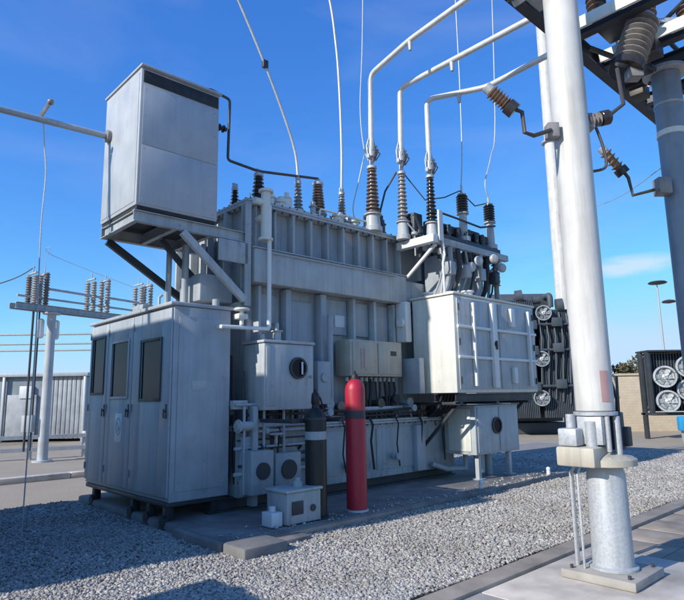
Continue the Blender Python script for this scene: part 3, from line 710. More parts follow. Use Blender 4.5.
b = MB(); b.box(1.2, 2.4, -.94, -.90, 1.28, 1.34, .004); b.box(1.22, 1.27, -.90, -.2, 1.28, 1.33, .004); b.box(2.33, 2.38, -.90, -.2, 1.28, 1.33, .004); b.box(1.78, 1.82, -1.2, -.94, 1.29, 1.33, .004)
part('cylinder_rack', b, dark, tr)

# small white box on the slab
sb = thing('equipment_box', 'small dirty white box with round top cap, left of the black cylinder', 'box', (1.15, -1.05, .13))
b = MB(); b.box(.88, 1.40, -1.25, -.85, .145, .50, .015); part('body', b, grey, sb)
b = MB(); b.box(.86, 1.42, -1.27, -.83, .503, .535, .006); part('lid', b, grey2, sb)
b = MB(); b.lathe((1.2, -1.05, .535), (0, 0, 1), [(.06, 0), (.06, .05), (.035, .07), (.035, .10), (.01, .11)], 16); part('cap', b, grey2, sb)
b = MB(); b.box(.95, 1.12, -1.262, -1.252, .25, .40, .003); part('front_panel', b, dark, sb)
b = MB(); b.cyl((1.27, -1.252, .3), (1.27, -1.27, .3), .04); part('knob', b, dark, sb)
b = MB(); b.box(.70, .86, -1.2, -1.0, .14, .30, .01); b.cyl((.78, -1.1, .3), (.78, -1.1, .36), .04); part('connector', b, plate, sb)

# ------------------------------------------------------------------ aluminium busbar tubes down to the bushings
BUS = [
 ('aluminium bus tube farthest left, dropping to the brown bushing', [(3.92, .16, 6.02), (3.90, .12, 7.58), (3.90, -.87, 7.81), (3.90, -4.8, 8.2)], (3.92, .16, 6.02)),
 ('middle aluminium bus tube of the three, dropping to the grey bushing', [(4.42, -.12, 5.98), (4.42, -.16, 7.39), (4.42, -4.8, 7.41)], (4.42, -.12, 5.98)),
 ('lowest aluminium bus tube of the three, kinked, dropping to the dark bushing', [(4.86, -.44, 5.82), (4.86, -.44, 7.20), (5.34, -1.45, 7.20), (5.24, -2.73, 7.2), (5.1, -4.6, 7.2)], (4.86, -.44, 5.82)),
]
for lab, pts, base in BUS:
    t = thing('bus_tube', lab, 'bus tube', base, 'aluminium bus tubes above the transformer')
    b = MB(); b.tube(bend(pts, .16), .052, 14); part('tube', b, alu, t)
    b = MB(); x, y, z = pts[0]
    b.cyl((x, y, z-.06), (x, y, z+.12), .075); b.box(x-.10, x+.10, y-.03, y+.03, z-.10, z-.02, .005); b.box(x-.015, x+.12, y-.05, y+.05, z+.15, z+.19, .005)
    b.tube([(x+.09, y, z-.08), (x+.13, y, z+.1), (x+.06, y, z+.3)], .014, 8); b.tube([(x-.09, y, z-.08), (x-.12, y, z+.12), (x-.05, y, z+.32)], .014, 8)
    part('clamp', b, galv, t)
    b = MB()
    for j in range(3): b.tube([(x+.07-.05*j, y-.04, z-.12-.03*j), (x+.15-.07*j, y-.08, z+.02), (x+.10-.08*j, y+.03, z+.16+.08*j)], .013, 6)
    b.box(x-.04, x+.13, y-.07, y-.03, z+.04, z+.11, .004); part('contact_finger', b, porc, t)
    b = MB(); q = Vector(pts[1]).lerp(Vector(pts[2]), .55 if len(pts) > 4 else .3)
    if len(pts) == 3: q = Vector(pts[1]).lerp(Vector(pts[2]), .26)
    if len(pts) == 4: q = Vector(pts[2])
    b.cyl(q - Vector((0, 0, .03)), q - Vector((0, 0, .20)), .045, .03); part('earthing_stub', b, galv, t)

# ------------------------------------------------------------------ wires
def wire(name, pts, r, m, lab, cat, group=None, world=False, n=8, smooth=True):
    P = [Vector(p) for p in pts]
    if smooth and len(P) > 2:
        out = []
        for i in range(len(P)-1):
            p0 = P[max(i-1, 0)]; p1 = P[i]; p2 = P[i+1]; p3 = P[min(i+2, len(P)-1)]
            for k in range(6):
                t = k/6; out.append(.5*((2*p1) + (p2-p0)*t + (2*p0-5*p1+4*p2-p3)*t*t + (3*p1-p0-3*p2+p3)*t**3))
        out.append(P[-1]); P = out
    b = MB(); b.tube(P, r, n)
    return solo(name, b, m, lab, cat, pts[0], group, world)
G = 'bare conductors hanging down to the transformer'
c1 = wire('conductor', [(2.42, .45, 5.22), (2.36, .45, 5.7), (2.14, .45, 6.25), (1.73, .45, 7.06), (1.19, .45, 7.99), (.3, .45, 9.4), (-1.0, .45, 11.2)], .022, wirem, 'thick bare conductor curving up to the upper left from the grey bushing', 'conductor', G)
b = MB(); b.box(1.68, 1.78, .42, .48, 7.0, 7.14, .01); me = b.mesh('clamp', (2.42, .45, 5.22)); me.materials.append(dark); o = bpy.data.objects.new('clamp', me); col.objects.link(o); o.parent = c1
wire('conductor', [(3.42, .45, 5.27), (3.44, .45, 6.2), (3.40, .45, 7.43), (3.33, .45, 8.2), (3.18, .45, 9.05), (2.7, .45, 10.6), (2.2, .45, 11.8)], .024, wirem, 'near vertical bare conductor rising from the bushing in the middle of the cover', 'conductor', G)
wire('conductor', [(5.76, -.5, 5.68), (5.84, -.5, 6.3), (5.88, -.5, 7.2), (5.90, -.5, 8.32), (5.9, -.5, 11.5)], .012, wirem, 'thin vertical wire rising from the left arrester on the platform', 'conductor', G)
wire('conductor', [(6.70, -.5, 5.64), (6.62, -.5, 5.95), (6.9, -.5, 6.6), (7.16, -.5, 7.52), (7.25, -.6, 11.5)], .012, wirem, 'thin wavy wire rising from the right arrester on the platform', 'conductor', G)
wire('conductor', [(3.80, .45, 4.71), (3.70, .45, 5.0), (3.80, .40, 5.5), (3.86, .25, 6.1), (3.91, .15, 6.35)], .010, wirem, 'short thin lead hanging beside the bushing farthest left of the tubes', 'conductor', G)
wire('conductor', [(3.95, .22, 5.85), (4.02, .45, 6.3), (4.1, .6, 7.2), (4.2, .6, 8.6), (4.3, .6, 11)], .012, wirem, 'thin straight wire crossing the sky between the two left bus tubes', 'conductor', G)
# dark bus from the enclosure to the first bushings
t = thing('copper_bus', 'dark bent bus from the upper enclosure down to the cover bushings', 'bus', (1.05, .45, 5.2))
b = MB(); b.tube(bend([(.55, .45, 6.02), (.70, .45, 6.25), (1.07, .45, 6.2), (1.05, .45, 5.2), (1.62, .45, 5.17), (2.86, .45, 5.36)], .06), .022, 10); part('bar', b, copper, t)
b = MB(); b.sheds((.63, .45, 5.68), (1, 0, 0), .38, .035, .06, 5); part('stand_off', b, porcd, t)
# bus running left, over the added shade wall
t = thing('bus_bar', 'grey horizontal bar running left from the upper enclosure through the sky', 'bus', (-1.6, 1.0, 5.2))
b = MB(); b.tube([(-.54, .98, 5.27), (-1.6, 1.0, 5.24), (-6.5, 1.1, 5.1)], .042, 12); part('bar', b, greyb, t)
b = MB(); b.beam((-1.45, 1.0, 5.27), (-1.37, .95, 5.46), .04, .04); b.sphere((-1.35, .94, 5.50), .045); part('clamp', b, porcg, t)
b = MB(); b.cyl((-.60, .98, 5.27), (-.545, .98, 5.27), .09); part('flange', b, porcg, t)
wire('conductor', [(-1.40, 1.0, 5.20), (-1.37, 1.0, 4.9), (-1.33, 1.0, 4.5), (-1.34, 1.0, 3.8), (-1.31, 1.0, 2.5), (-1.31, 1.0, 1.2), (-1.31, 1.0, .03)], .008, wirem, 'thin pale wire dropping to the ground from the bar left of the enclosure', 'conductor')

# ------------------------------------------------------------------ gantry columns at the right
P1 = (1.838, -4.514)
t = thing('steel_column', 'tall white steel column in front at right, on a flanged pedestal', 'column', (*P1, .05), 'columns of the bus gantry')
x, y = P1
b = MB(); b.lathe((x, y, 1.44), (0, 0, 1), [(.150, 0), (.163, .01), (.163, 6.6), (.15, 6.61)], 36); sh = part('shaft', b, poleM, t)
b = MB()
for k in range(4):
    a0, a1 = R(-134 + 7*k), R(-127 + 7*k); rr = .1655
    b.beam((x+rr*math.cos(a0), y+rr*math.sin(a0), 1.66), (x+rr*math.cos(a1), y+rr*math.sin(a1), 1.66), .0015, .27, bev=0)
part('label', b, redlab, sh)
b = MB(); b.cyl((x, y, 1.405), (x, y, 1.438), .185, n=32); b.box(x-.17, x-.05, y-.12, y+.10, 1.16, 1.40, .01); b.cyl((x+.03, y-.03, 1.10), (x+.03, y-.03, 1.405), .075)
b.cyl((x-.16, y-.02, 1.13), (x-.16, y-.02, 1.36), .05); b.cyl((x-.02, y+.12, 1.10), (x-.02, y+.12, 1.4), .02); b.cyl((x+.12, y+.05, 1.10), (x+.12, y+.05, 1.4), .02); b.cyl((x-.1, y-.14, 1.10), (x-.1, y-.14, 1.4), .02)
part('neck', b, galv, t)
b = MB(); b.box(x-.32, x-.02, y-.10, y+.24, .98, 1.145, .02); part('neck_plate', b, beige, t)
b = MB(); b.box(x-.30, x-.12, y+.05, y+.22, 1.15, 1.30, .015); b.cyl((x-.2, y+.14, 1.30), (x-.2, y+.14, 1.42), .04); b.cyl((x+.02, y-.17, 1.06), (x+.02, y-.17, 1.40), .03); part('joint_clamp', b, galv, t)
b = MB(); b.tube([(x+.16, y-.14, 1.42), (x+.16, y-.15, 1.75)], .012, 8); b.tube([(x+.2, y-.09, 1.1), (x+.24, y-.1, 1.55), (x+.17, y-.09, 1.72)], .014, 8); b.box(x+.17, x+.26, y-.2, y-.1, 1.13, 1.3, .01); part('operating_lever', b, dark, t)
b = MB(); b.box(x+.13, x+.21, y-.16, y+.04, 1.10, 1.43, .01); b.box(x+.16, x+.22, y+.03, y+.12, 1.0, 1.3, .01); b.cyl((x+.17, y-.06, 1.43), (x+.17, y-.06, 1.66), .014, n=8)
part('operating_gear', b, dark, t)
b = MB(); b.lathe((x+.03, y-.03, 1.0), (0, 0, 1), [(.20, -.03), (.265, -.018), (.265, .035), (.22, .06), (.12, .085), (.08, .10)], 36); part('flange', b, beige, t)
b = MB()
for k in range(10): b.cyl((x+.03+.22*math.cos(k*PI/5), y-.03+.22*math.sin(k*PI/5), .97), (x+.03+.22*math.cos(k*PI/5), y-.03+.22*math.sin(k*PI/5), 1.06), .012, n=6)
part('bolt', b, galv, t)
b = MB(); b.lathe((x+.03, y-.03, .127), (0, 0, 1), [(.20, 0), (.20, .02), (.168, .03), (.160, .77), (.145, .83), (.12, .87)], 36); part('pedestal', b, galv, t)
for du, dv, r in ((-.10, .225, .016), (-.17, .13, .011), (-.02, .25, .011)):
    b = MB(); b.tube([(x+du, y+dv, .126), (x+du, y+dv, .98 if r > .02 else .9), (x+du*.7, y+dv*.7, 1.04)], r, 10); part('conduit', b, galv, t)
b = MB(); b.box(x-.29, x+.33, y-.33, y+.29, .052, .125, .012); part('base_plate', b, conc, t)
b = MB()
for du in (-.22, .27):
    for dv in (-.26, .22): b.cyl((x+du, y+dv, .125), (x+du, y+dv, .155), .016, n=6)
part('anchor_bolt', b, dark, t)

P2 = (4.23, -4.71); x, y = P2
t = thing('steel_column', 'steel column toned blue grey as in shade, cut by the right edge, under the gantry beams', 'column', (*P2, .05), 'columns of the bus gantry')
b = MB(); b.lathe((x, y, .07), (0, 0, 1), [(.155, 0), (.163, .01), (.163, 5.47), (.15, 5.48)], 32); part('shaft', b, poleShaded, t)
b = MB(); b.cyl((x, y, 5.55), (x, y, 5.60), .26, n=28); b.cyl((x, y, 5.12), (x, y, 5.15), .172, n=28); b.box(x-.2, x+.2, y-.2, y+.2, .05, .07, .004); part('cap_plate', b, galv, t)
b = MB(); b.lathe((x, y, 4.72), (0, 0, 1), [(.166, 0), (.173, .004), (.173, .07), (.166, .074)], 28); part('band', b, white, t)  # white band and thin ring above are sun patches put into colour

# gantry beams
gt = thing('gantry_frame', 'dark steel beam frame with painted-in sunlit edges at the upper right, on the columns', 'gantry', (3.2, -4.5, 5.6))
b = MB(); b.channel((.8, -4.12, 5.74), (3.0, -4.12, 5.74), .13, .19, .012); b.channel((3.002, -4.12, 5.74), (6.4, -4.12, 5.74), .13, .19, .012); part('long_beam', b, dark, gt)
b = MB(); b.channel((2.0, -5.7, 5.74), (6.4, -5.7, 5.74), .13, .19, .012); part('long_beam', b, dark, gt)
for u in (2.81, 3.69, 4.27, 5.1):
    b = MB(); b.channel((u, -4.19, 5.74), (u, -6.6, 5.74), .12, .17, .012); part('cross_beam', b, dark, gt)
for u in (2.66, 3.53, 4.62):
    b = MB(); b.box(u, u+.03, -6.4, -4.19, 5.68, 5.82, .003); part('sunlit_edge', b, white, gt)  # white bars carry the sunlit sides of the beams in colour
b = MB(); b.beam((2.9, -4.2, 5.88), (4.2, -5.6, 5.88), .06, .06); part('diagonal', b, galv, gt)
b = MB(); b.beam((4.3, -4.2, 5.92), (5.0, -5.6, 5.92), .06, .06); part('diagonal', b, galv, gt)
b = MB(); b.box(3.0, 3.5, -4.75, -4.35, 5.835, 5.96, .01); b.tube([(2.9, -4.5, 6.0), (3.8, -4.7, 6.15), (5.0, -4.8, 6.0)], .03); b.cyl((3.7, -4.4, 5.8), (3.7, -4.4, 6.5), .05); b.box(4.3, 4.42, -5.6, -4.2, 5.60, 5.66, .006)
b.tube([(3.6, -4.5, 5.6), (3.9, -4.7, 5.5), (4.05, -4.6, 5.62), (4.3, -4.5, 5.55)], .022); b.box(3.78, 4.0, -4.65, -4.4, 5.52, 5.64, .01)
part('switch_gear', b, dark, gt)
for (u, v, L_) in ((2.95, -4.45, .45), (3.3, -4.85, .5), (4.5, -4.5, .5), (4.0, -5.1, .4)):
    b = MB(); b.sheds((u, v, 5.84), (.15, .1, 1), L_, .06, .11, 6); part('insulator', b, porc, gt)
b = MB(); b.tube([(2.95, -4.45, 6.35), (3.3, -4.8, 6.4), (4.0, -5.1, 6.3), (4.6, -4.5, 6.4)], .03, 8); b.tube([(3.0, -4.3, 5.6), (3.5, -4.6, 5.45), (3.9, -4.4, 5.6)], .03, 8); b.box(3.35, 3.6, -4.9, -4.6, 5.45, 5.62, .01); b.box(4.35, 4.6, -4.4, -4.22, 5.5, 5.66, .01)
part('contact_arm', b, copper, gt)
b = MB(); b.box(1.64, 2.04, -4.345, -4.19, 5.66, 5.80, .006); part('column_bracket', b, galv, gt)

def hung(name, lab, cat, A, B, m, rc, rs, n, arms, clampbox, group, k=1.0):
    """ribbed insulator from A to B (world) with its arms and clamp"""
    fx = lambda p: (p[0]*k, p[1]*k, 1.6 + (p[2]-1.6)*k)
    A, B = fx(A), fx(B); arms = [fx(p) for p in arms] if arms else None; rc, rs = rc*k, rs*k
    if clampbox: clampbox = (*fx(clampbox), clampbox[3]*k)
    t = thing(name, lab, cat, A, group, world=True); A, B = Vector(A), Vector(B); d = B - A; L = d.length
    b = MB(); b.sheds(A, d, L, rc, rs, n); part('shed_stack', b, m, t)
    b = MB(); e = d.normalized(); b.cyl(B, B + e*.09, rs*1.05); part('end_cap', b, porcd, t)
    b = MB(); b.cyl(A - e*.07, A, rc*1.1); part('end_fitting', b, galv, t)
    if arms: b = MB(); b.tube(arms, .020, 8); part('arm', b, copper, t)
    if clampbox: c = Vector(clampbox[:3]); s = clampbox[3]; b = MB(); b.box(c.x-s, c.x+s, c.y-s, c.y+s, c.z-s*1.3, c.z+s*1.3, .008); part('clamp', b, porcg, t)
    return t
Gi = 'ribbed insulators hung round the columns'
hung('post_insulator', 'brown ribbed insulator left of the white column, tilted, on a bent arm', 'insulator', (1.42, 5.0, 4.38), (1.56, 5.0, 4.24), porco, .045, .072, 6, [(1.62, 5.0, 4.20), (1.69, 5.0, 4.17), (1.70, 5.0, 3.97), (1.80, 5.05, 3.96), (2.00, 5.15, 4.06)], (2.03, 5.2, 4.07, .055), Gi)
hung('post_insulator', 'dark ribbed insulator on the right side of the white column', 'insulator', (2.40, 5.28, 4.20), (2.55, 5.3, 4.24), porcg, .04, .07, 4, [(2.62, 5.3, 4.26), (2.80, 5.32, 4.40), (2.79, 5.35, 4.80)], (2.41, 5.3, 4.2, .06), Gi)
hung('post_insulator', 'tan ribbed insulator between the two columns, tilted, lower', 'insulator', (2.90, 6.0, 4.20), (3.04, 6.0, 4.01), porco, .04, .068, 4, [(3.08, 6.0, 3.98), (3.13, 6.0, 3.90), (3.16, 6.0, 3.70), (3.40, 6.0, 3.76)], (3.50, 6.02, 3.80, .07), Gi, 1.11)
hung('post_insulator', 'large grey conical insulator hanging under the gantry beams', 'insulator', (3.30, 5.70, 5.55), (3.07, 5.66, 5.02), porcg, .10, .17, 8, [(3.05, 5.6, 4.98), (2.95, 5.5, 4.92), (2.79, 5.35, 4.85)], (3.10, 5.62, 4.93, .07), Gi, 1.03)
hung('post_insulator', 'brown insulator stack above the long beam at the top edge, left of the white column', 'insulator', (1.85, 5.35, 5.62), (1.66, 5.2, 5.85), porc, .07, .12, 6, None, None, Gi)
wire('conductor', [(2.50, 5.3, 4.15), (2.55, 5.3, 3.95), (2.56, 5.3, 3.75), (2.42, 5.3, 3.70)], .014, copper, 'dark bent lead hanging right of the white column', 'conductor', world=True)
wire('conductor', [(4.0, 6.72, 4.35), (5.6, 12.0, 5.6), (9.6, 24.9, 9.6)], .006, wirem, 'thin pale wire strung from the shade toned column back to the white mast', 'conductor', world=True)

# white mast behind
t = thing('steel_mast', 'white mast standing behind the front column and beyond the neighbouring transformer', 'mast', (9.75, 25.2, 0), world=True)
b = MB(); b.cyl((9.75, 25.2, .02), (9.75, 25.2, 20), .36, .26, 28); part('shaft', b, poleM, t)
b = MB(); b.cyl((9.75, 25.2, 13), (9.75, 25.2, 13.08), .42, n=28); b.cyl((9.75, 25.2, .0), (9.75, 25.2, .02), .5); part('flange', b, galv, t)

# ------------------------------------------------------------------ neighbouring transformers
def fan(c, n, r, parent, ms=grey):
    """cooling fan facing n"""
    c, n = Vector(c), Vector(n).normalized(); b = MB()
    b.lathe(c, n, [(r, 0), (r*1.02, .05), (r*1.02, .14), (r*.86, .14), (r*.84, .02), (.01, .02)], 26); f = part('fan', b, ms, parent)
    a = Vector((0, 0, 1)); x = a.cross(n).normalized(); y = n.cross(x)
    b = MB()
    for k in range(6):
        th = k*PI/3; d = x*math.cos(th) + y*math.sin(th); e = n.cross(d)
        b.beam(c + n*.07 + d*r*.2, c + n*.07 + d*r*.80, r*.42, .008, up=(n + e*.35).normalized(), bev=0)
    part('blades', b, ms, f)
    b = MB(); b.lathe(c + n*.03, n, [(r*.25, 0), (r*.25, .08), (r*.18, .10), (.01, .105)], 16); part('hub', b, white, f)
    b = MB()
    for rr in (.5, .8): b.tube([c + n*.15 + (x*math.cos(q*PI/10) + y*math.sin(q*PI/10))*r*rr for q in range(21)], .005, 5)
    for q in range(2): d = x*math.cos(q*PI/2+.4) + y*math.sin(q*PI/2+.4); b.tube([c + n*.15 - d*r, c + n*.15 + d*r], .005, 5)
    part('guard', b, dark, f)
def bank(cx, cy, w, d, z0, z1, parent, n=16, m=shedd, th=0):
    """radiator: a row of thin fins between headers"""
    b = MB()
    for i in range(n):
        x = cx - w/2 + (i+.5)*w/n
        b.box(x-.018, x+.018, cy-d/2, cy+d/2, z0, z1, 0)
    b.cyl((cx-w/2, cy, z0+.12), (cx+w/2, cy, z0+.12), .06); b.cyl((cx-w/2, cy, z1-.12), (cx+w/2, cy, z1-.12), .06)
    return part('radiator', b, m, parent)
nb = thing('power_transformer', 'dark neighbouring transformer seen between the cable box and the white column', 'transformer', (8.2, 25, 0), world=True)
b = MB(); b.box(6.0, 9.0, 24.3, 26.6, .5, 4.6, .04); b.box(5.9, 9.1, 24.1, 26.8, .02, .45, .02); part('tank', b, shedd, nb)
for x in (7.0, 8.35): bank(x, 23.4, 1.15, 1.3, .7, 5.3 if x < 8 else 4.9, nb)
for (x, z) in ((7.95, 4.75), (7.75, 2.95), (7.65, 1.45)):
    fan((x, 22.70, z), (-.35, -1, 0), .30, nb, shedw)
b = MB(); b.lathe((6.2, 24.4, 5.4), (1, 0, 0), [(.05, 0), (.4, .05), (.42, .2), (.42, 2.4), (.4, 2.55), (.05, 2.6)], 24); part('conservator', b, shedd, nb)
for x, r in ((7.3, .3), (8.5, .35)):
    b = MB(); b.tube(bend([(x, 23.4, 5.1), (x, 23.4, 5.6), (x, 24.2, 5.6)], .2), .12, 12); part('pipe', b, shedd, nb)

b = MB()
for (x, z, w_) in ((6.9, 5.45, .35), (7.6, 5.3, .25), (8.5, 5.05, .4), (9.0, 4.5, .2)): b.lathe((x, 22.9, z), (1, -.2, .1), [(.02, 0), (w_*.7, .03), (w_*.7, .3), (.02, .34)], 16)
for k in range(9): b.tube([(6.6 + .28*k, 22.72, 5.2 - .06*k), (6.65+.28*k, 22.6, 3.8), (6.6+.27*k, 22.72, 2.0 - .1*k)], .035, 6)
for z in (1.9, 3.3, 4.3): b.tube([(6.5, 22.62, z), (8.95, 22.62, z)], .05, 8); b.box(7.3, 7.6, 22.5, 22.7, z-.2, z+.15, .02); b.box(8.2, 8.6, 22.5, 22.7, z-.1, z+.25, .02)
part('pipework', b, shedd, nb)
nb = thing('cooler_bank', 'rack of round cooling fans before a dark radiator near the right edge', 'cooler', (12.0, 20.5, 0), world=True)
b = MB()
for x in (10.55, 12.2, 13.6): b.box(x-.05, x+.05, 20.1, 20.3, .9, 3.0, .01); b.box(x-.05, x+.05, 20.6, 20.8, 0, 3.0, .01)
b.box(10.5, 13.7, 20.05, 20.9, .82, .9, .01); b.box(10.5, 13.7, 20.05, 20.9, 2.98, 3.04, .01)
part('rack', b, dark, nb)
bank(12.1, 20.6, 3.0, .5, .95, 2.95, nb, 30)
for (x, z) in ((10.98, 2.12), (11.78, 2.45), (11.0, 1.30), (11.74, 1.66), (12.5, 2.2), (12.5, 1.35), (13.2, 2.5), (13.2, 1.6)):
    fan((x, 20.02, z), (-.3, -1, 0), .36, nb, grey2)

# ------------------------------------------------------------------ background right
b = MB(); b.box(10.7, 40, 24.6, 24.95, 0, 2.30, .03); b.box(10.6, 40.1, 24.55, 25.0, 2.303, 2.40, .02)
solo('stone_wall', b, stonewall, 'low beige stone boundary wall behind the yard at the right', 'wall', (20, 24.8, 0), world=True)
def shrub(cx, cy, z0, w, h, lab, seed):
    rng = np.random.default_rng(seed); t = thing('shrub', lab, 'shrub', (cx, cy, 0), 'shrubs behind the stone wall', world=True)
    b = MB()
    for k in range(5): a = rng.uniform(0, 6.28); b.tube([(cx, cy, 0), (cx + .2*math.cos(a), cy+.2*math.sin(a), z0), (cx + w*.35*math.cos(a), cy + w*.35*math.sin(a), z0+h*.7)], .035, 6)
    part('stem', b, bark, t)
    n = 1500; P = rng.normal(0, 1, (n, 3)); P /= np.linalg.norm(P, axis=1)[:, None]; P *= rng.uniform(.35, 1, (n, 1))**.6
    cl = rng.normal(0, 1, (14, 3)); cl /= np.linalg.norm(cl, axis=1)[:, None]
    k = rng.integers(0, 14, n); P = cl[k]*.62 + P*.42
    P = P*np.array([w/2, w/2, h/2]) + np.array([cx, cy, z0 + h*.35])
    verts, faces = [], []
    for i, p in enumerate(P):
        a = rng.normal(0, 1, 3); a /= np.linalg.norm(a); c = np.cross(a, rng.normal(0, 1, 3)); c /= np.linalg.norm(c); s = rng.uniform(.04, .10)
        verts += [p - a*s, p + c*s*.5, p + a*s, p - c*s*.5]; faces.append((4*i, 4*i+1, 4*i+2, 4*i+3))
    verts = [tuple(Vector(v) - Vector((cx, cy, 0))) for v in verts]
    me = bpy.data.meshes.new('crown'); me.from_pydata(verts, [], faces); me.materials.append(leaf)
    o = bpy.data.objects.new('crown', me); col.objects.link(o); o.parent = t
for i, (x, w, h, lab) in enumerate(((12.6, 1.8, 1.3, 'low dry shrub above the wall, nearest the white column'), (14.1, 2.4, 1.9, 'taller olive shrub above the wall, between the column and the fan rack'),
    (15.6, 2.0, 1.5, 'rounded brownish shrub above the wall, just left of the fan rack'), (17.6, 2.6, 2.0, 'wide shrub above the wall, behind the fan rack'), (20.2, 2.6, 1.9, 'shrub above the wall at the right edge'))):
    shrub(x, 26.6, 1.9, w, h, lab, 11+i)
# street lamps
def lamp(x, y, h, hx, lab, wide):
    t = thing('street_lamp', lab, 'street lamp', (x, y, 0), 'street lamps beyond the wall', world=True)
    b = MB(); b.cyl((x, y, 0), (x, y, h-.3), .09, .05, 12); part('pole', b, galv, t)
    b = MB(); b.tube([(x, y, h-.3), (x, y, h-.05), (x+hx*.5, y, h+.06), (x+hx, y, h+.04)], .035, 8); part('arm', b, galv, t)
    b = MB(); b.lathe((x+hx, y, h-.10), (0, 0, 1), [(wide*.2, 0), (wide*.9, .06), (wide, .12), (wide*.8, .2), (wide*.2, .26)], 20); part('lamp_head', b, dark, t)
lamp(22.1, 40, 9.15, .05, 'tall lamp post with a flat round head, beyond the wall', .62)
lamp(23.5, 40, 7.8, -.7, 'shorter lamp post with a side arm, right of the taller one', .45)
# coloured things at the right edge
t = thing('road_barrier', 'bright blue plastic barrier at the right edge below the fan rack', 'barrier', (10.9, 18.2, 0), world=True)
b = MB(); b.box(10.28, 12.6, 18.0, 18.35, .42, .86, .05); part('blue_board', b, bluep, t)
b = MB()
for x in (10.5, 11.5, 12.3): b.box(x-.08, x+.08, 17.95, 18.4, .01, .418, .02)
part('foot', b, galv, t)

# ------------------------------------------------------------------ background left
t = thing('metal_shed', 'low blue grey metal shed with pale corner posts beyond the road at left', 'shed', (-15, 25, 0), world=True)
b = MB(); b.box(-24, -12.35, 24.2, 30, .12, 2.62, .02); part('wall', b, shedw, t)
b = MB()
for i in range(9): b.box(-12.3 + i*.185, -12.3 + i*.185+.15, 24.175, 24.2, .12, 2.62, .006)
b.box(-12.34, -10.62, 24.203, 30, .12, 2.62, .02)
part('corrugated_wall', b, shedm, t)
b = MB(); b.box(-24.1, -10.5, 24.0, 30.1, 2.63, 2.78, .02); part('roof', b, galv, t)
for x in (-10.62, -13.95, -17.5):
    b = MB(); b.box(x-.05, x+.05, 24.02, 24.13, .0, 2.62, .01); part('corner_post', b, galv, t)
b = MB(); b.box(-13.3, -12.75, 24.05, 24.18, 1.75, 2.25, .02); part('vent', b, plate, t)
b = MB(); b.box(-13.8, -12.6, 24.1, 24.19, .2, 1.9, .01); part('door', b, shedm, t)
t = thing('guard_rail', 'pale two bar guard rail in front of the shed at left', 'guard rail', (-9, 17, 0), world=True)
def rl(tt): return Vector((-14.0 + 9.0*tt, 13.9 + 5.0*tt, 0))
for z in (.62, .28):
    b = MB(); b.beam(rl(0)+Vector((0, 0, z)), rl(1)+Vector((0, 0, z)), .05, .11); part('rail', b, galv, t)
for k in range(8):
    p = rl(.02 + k*.137); b = MB(); b.box(p.x-.05, p.x+.05, p.y+.04, p.y+.13, 0, .74, .008); part('post', b, galv, t)

# disconnect switch structure
PX, PY = -8.18, 16.17; dx, dy = .55, .835
def q(tt, z, off=0): return Vector((PX + dx*tt + dy*off, PY + dy*tt - dx*off, z))
t = thing('disconnect_switch', 'grey post with a cross beam carrying ribbed insulators, beyond the road at left', 'disconnect switch', (PX, PY, 0), world=True)
b = MB(); b.cyl((PX, PY, 0), (PX, PY, 4.05), .135, .115, 20); b.cyl((PX, PY, 0), (PX, PY, .05), .26); b.cyl((PX, PY, 4.03), (PX, PY, 4.07), .24); part('post', b, grey2, t)
for off in (-.16, .16):
    b = MB(); b.channel(q(-1.1, 4.16, off), q(4.3, 4.16, off), .09, .16, .01); part('beam', b, grey, t)
b = MB(); b.tube([q(-1.0, 4.45), q(4.2, 4.45)], .03); b.tube([q(-.3, 4.72, .1), q(1.5, 4.70, .1)], .035); b.tube([q(1.6, 4.72, .1), q(3.2, 4.70, .1)], .035); part('linkage', b, galv, t)
k = 0
for tt in (-.62, -.30, 1.15, 1.62, 2.85, 3.2):
    for off in (-.16, .16):
        p = q(tt, 4.25, off); b = MB(); h = (.82 if k % 4 < 2 else .92) * (1 + .07*tt)
        b.sheds(p, (0, 0, 1), h, .055, .085, 12, seg=14); part('insulator', b, porc if k in (0, 3) else porct, t); k += 1
b = MB()
for tt in (-.62, -.30, 1.15, 1.62, 2.85, 3.2):
    zt = 4.25 + .88*(1+.07*tt); p0, p1 = q(tt, zt, -.2), q(tt, zt+.02, .2); b.tube([p0, p1], .03)
    b.tube([q(tt, zt, 0), q(tt+.02, zt+.22, 0)], .015, 6)
part('contact_blade', b, galv, t)
b = MB(); b.cyl(q(-.42, .3, -.2), q(-.42, 4.1, -.2), .03); b.cyl(q(-.25, .3, -.2), q(-.25, 4.1, -.2), .025); part('operating_rod', b, dark, t)
b = MB(); pz = q(-.33, .9, -.22); b.box(pz.x-.14, pz.x+.14, pz.y-.1, pz.y+.1, .8, 1.25, .01); part('mechanism_box', b, grey, t)
for tt in (-.2, .25): b = MB(); b.lathe(q(tt, 3.35, -.18), (0, 0, 1), [(.05, 0), (.09, .05), (.09, .5), (.05, .55)], 12); part('counterweight', b, white, t)
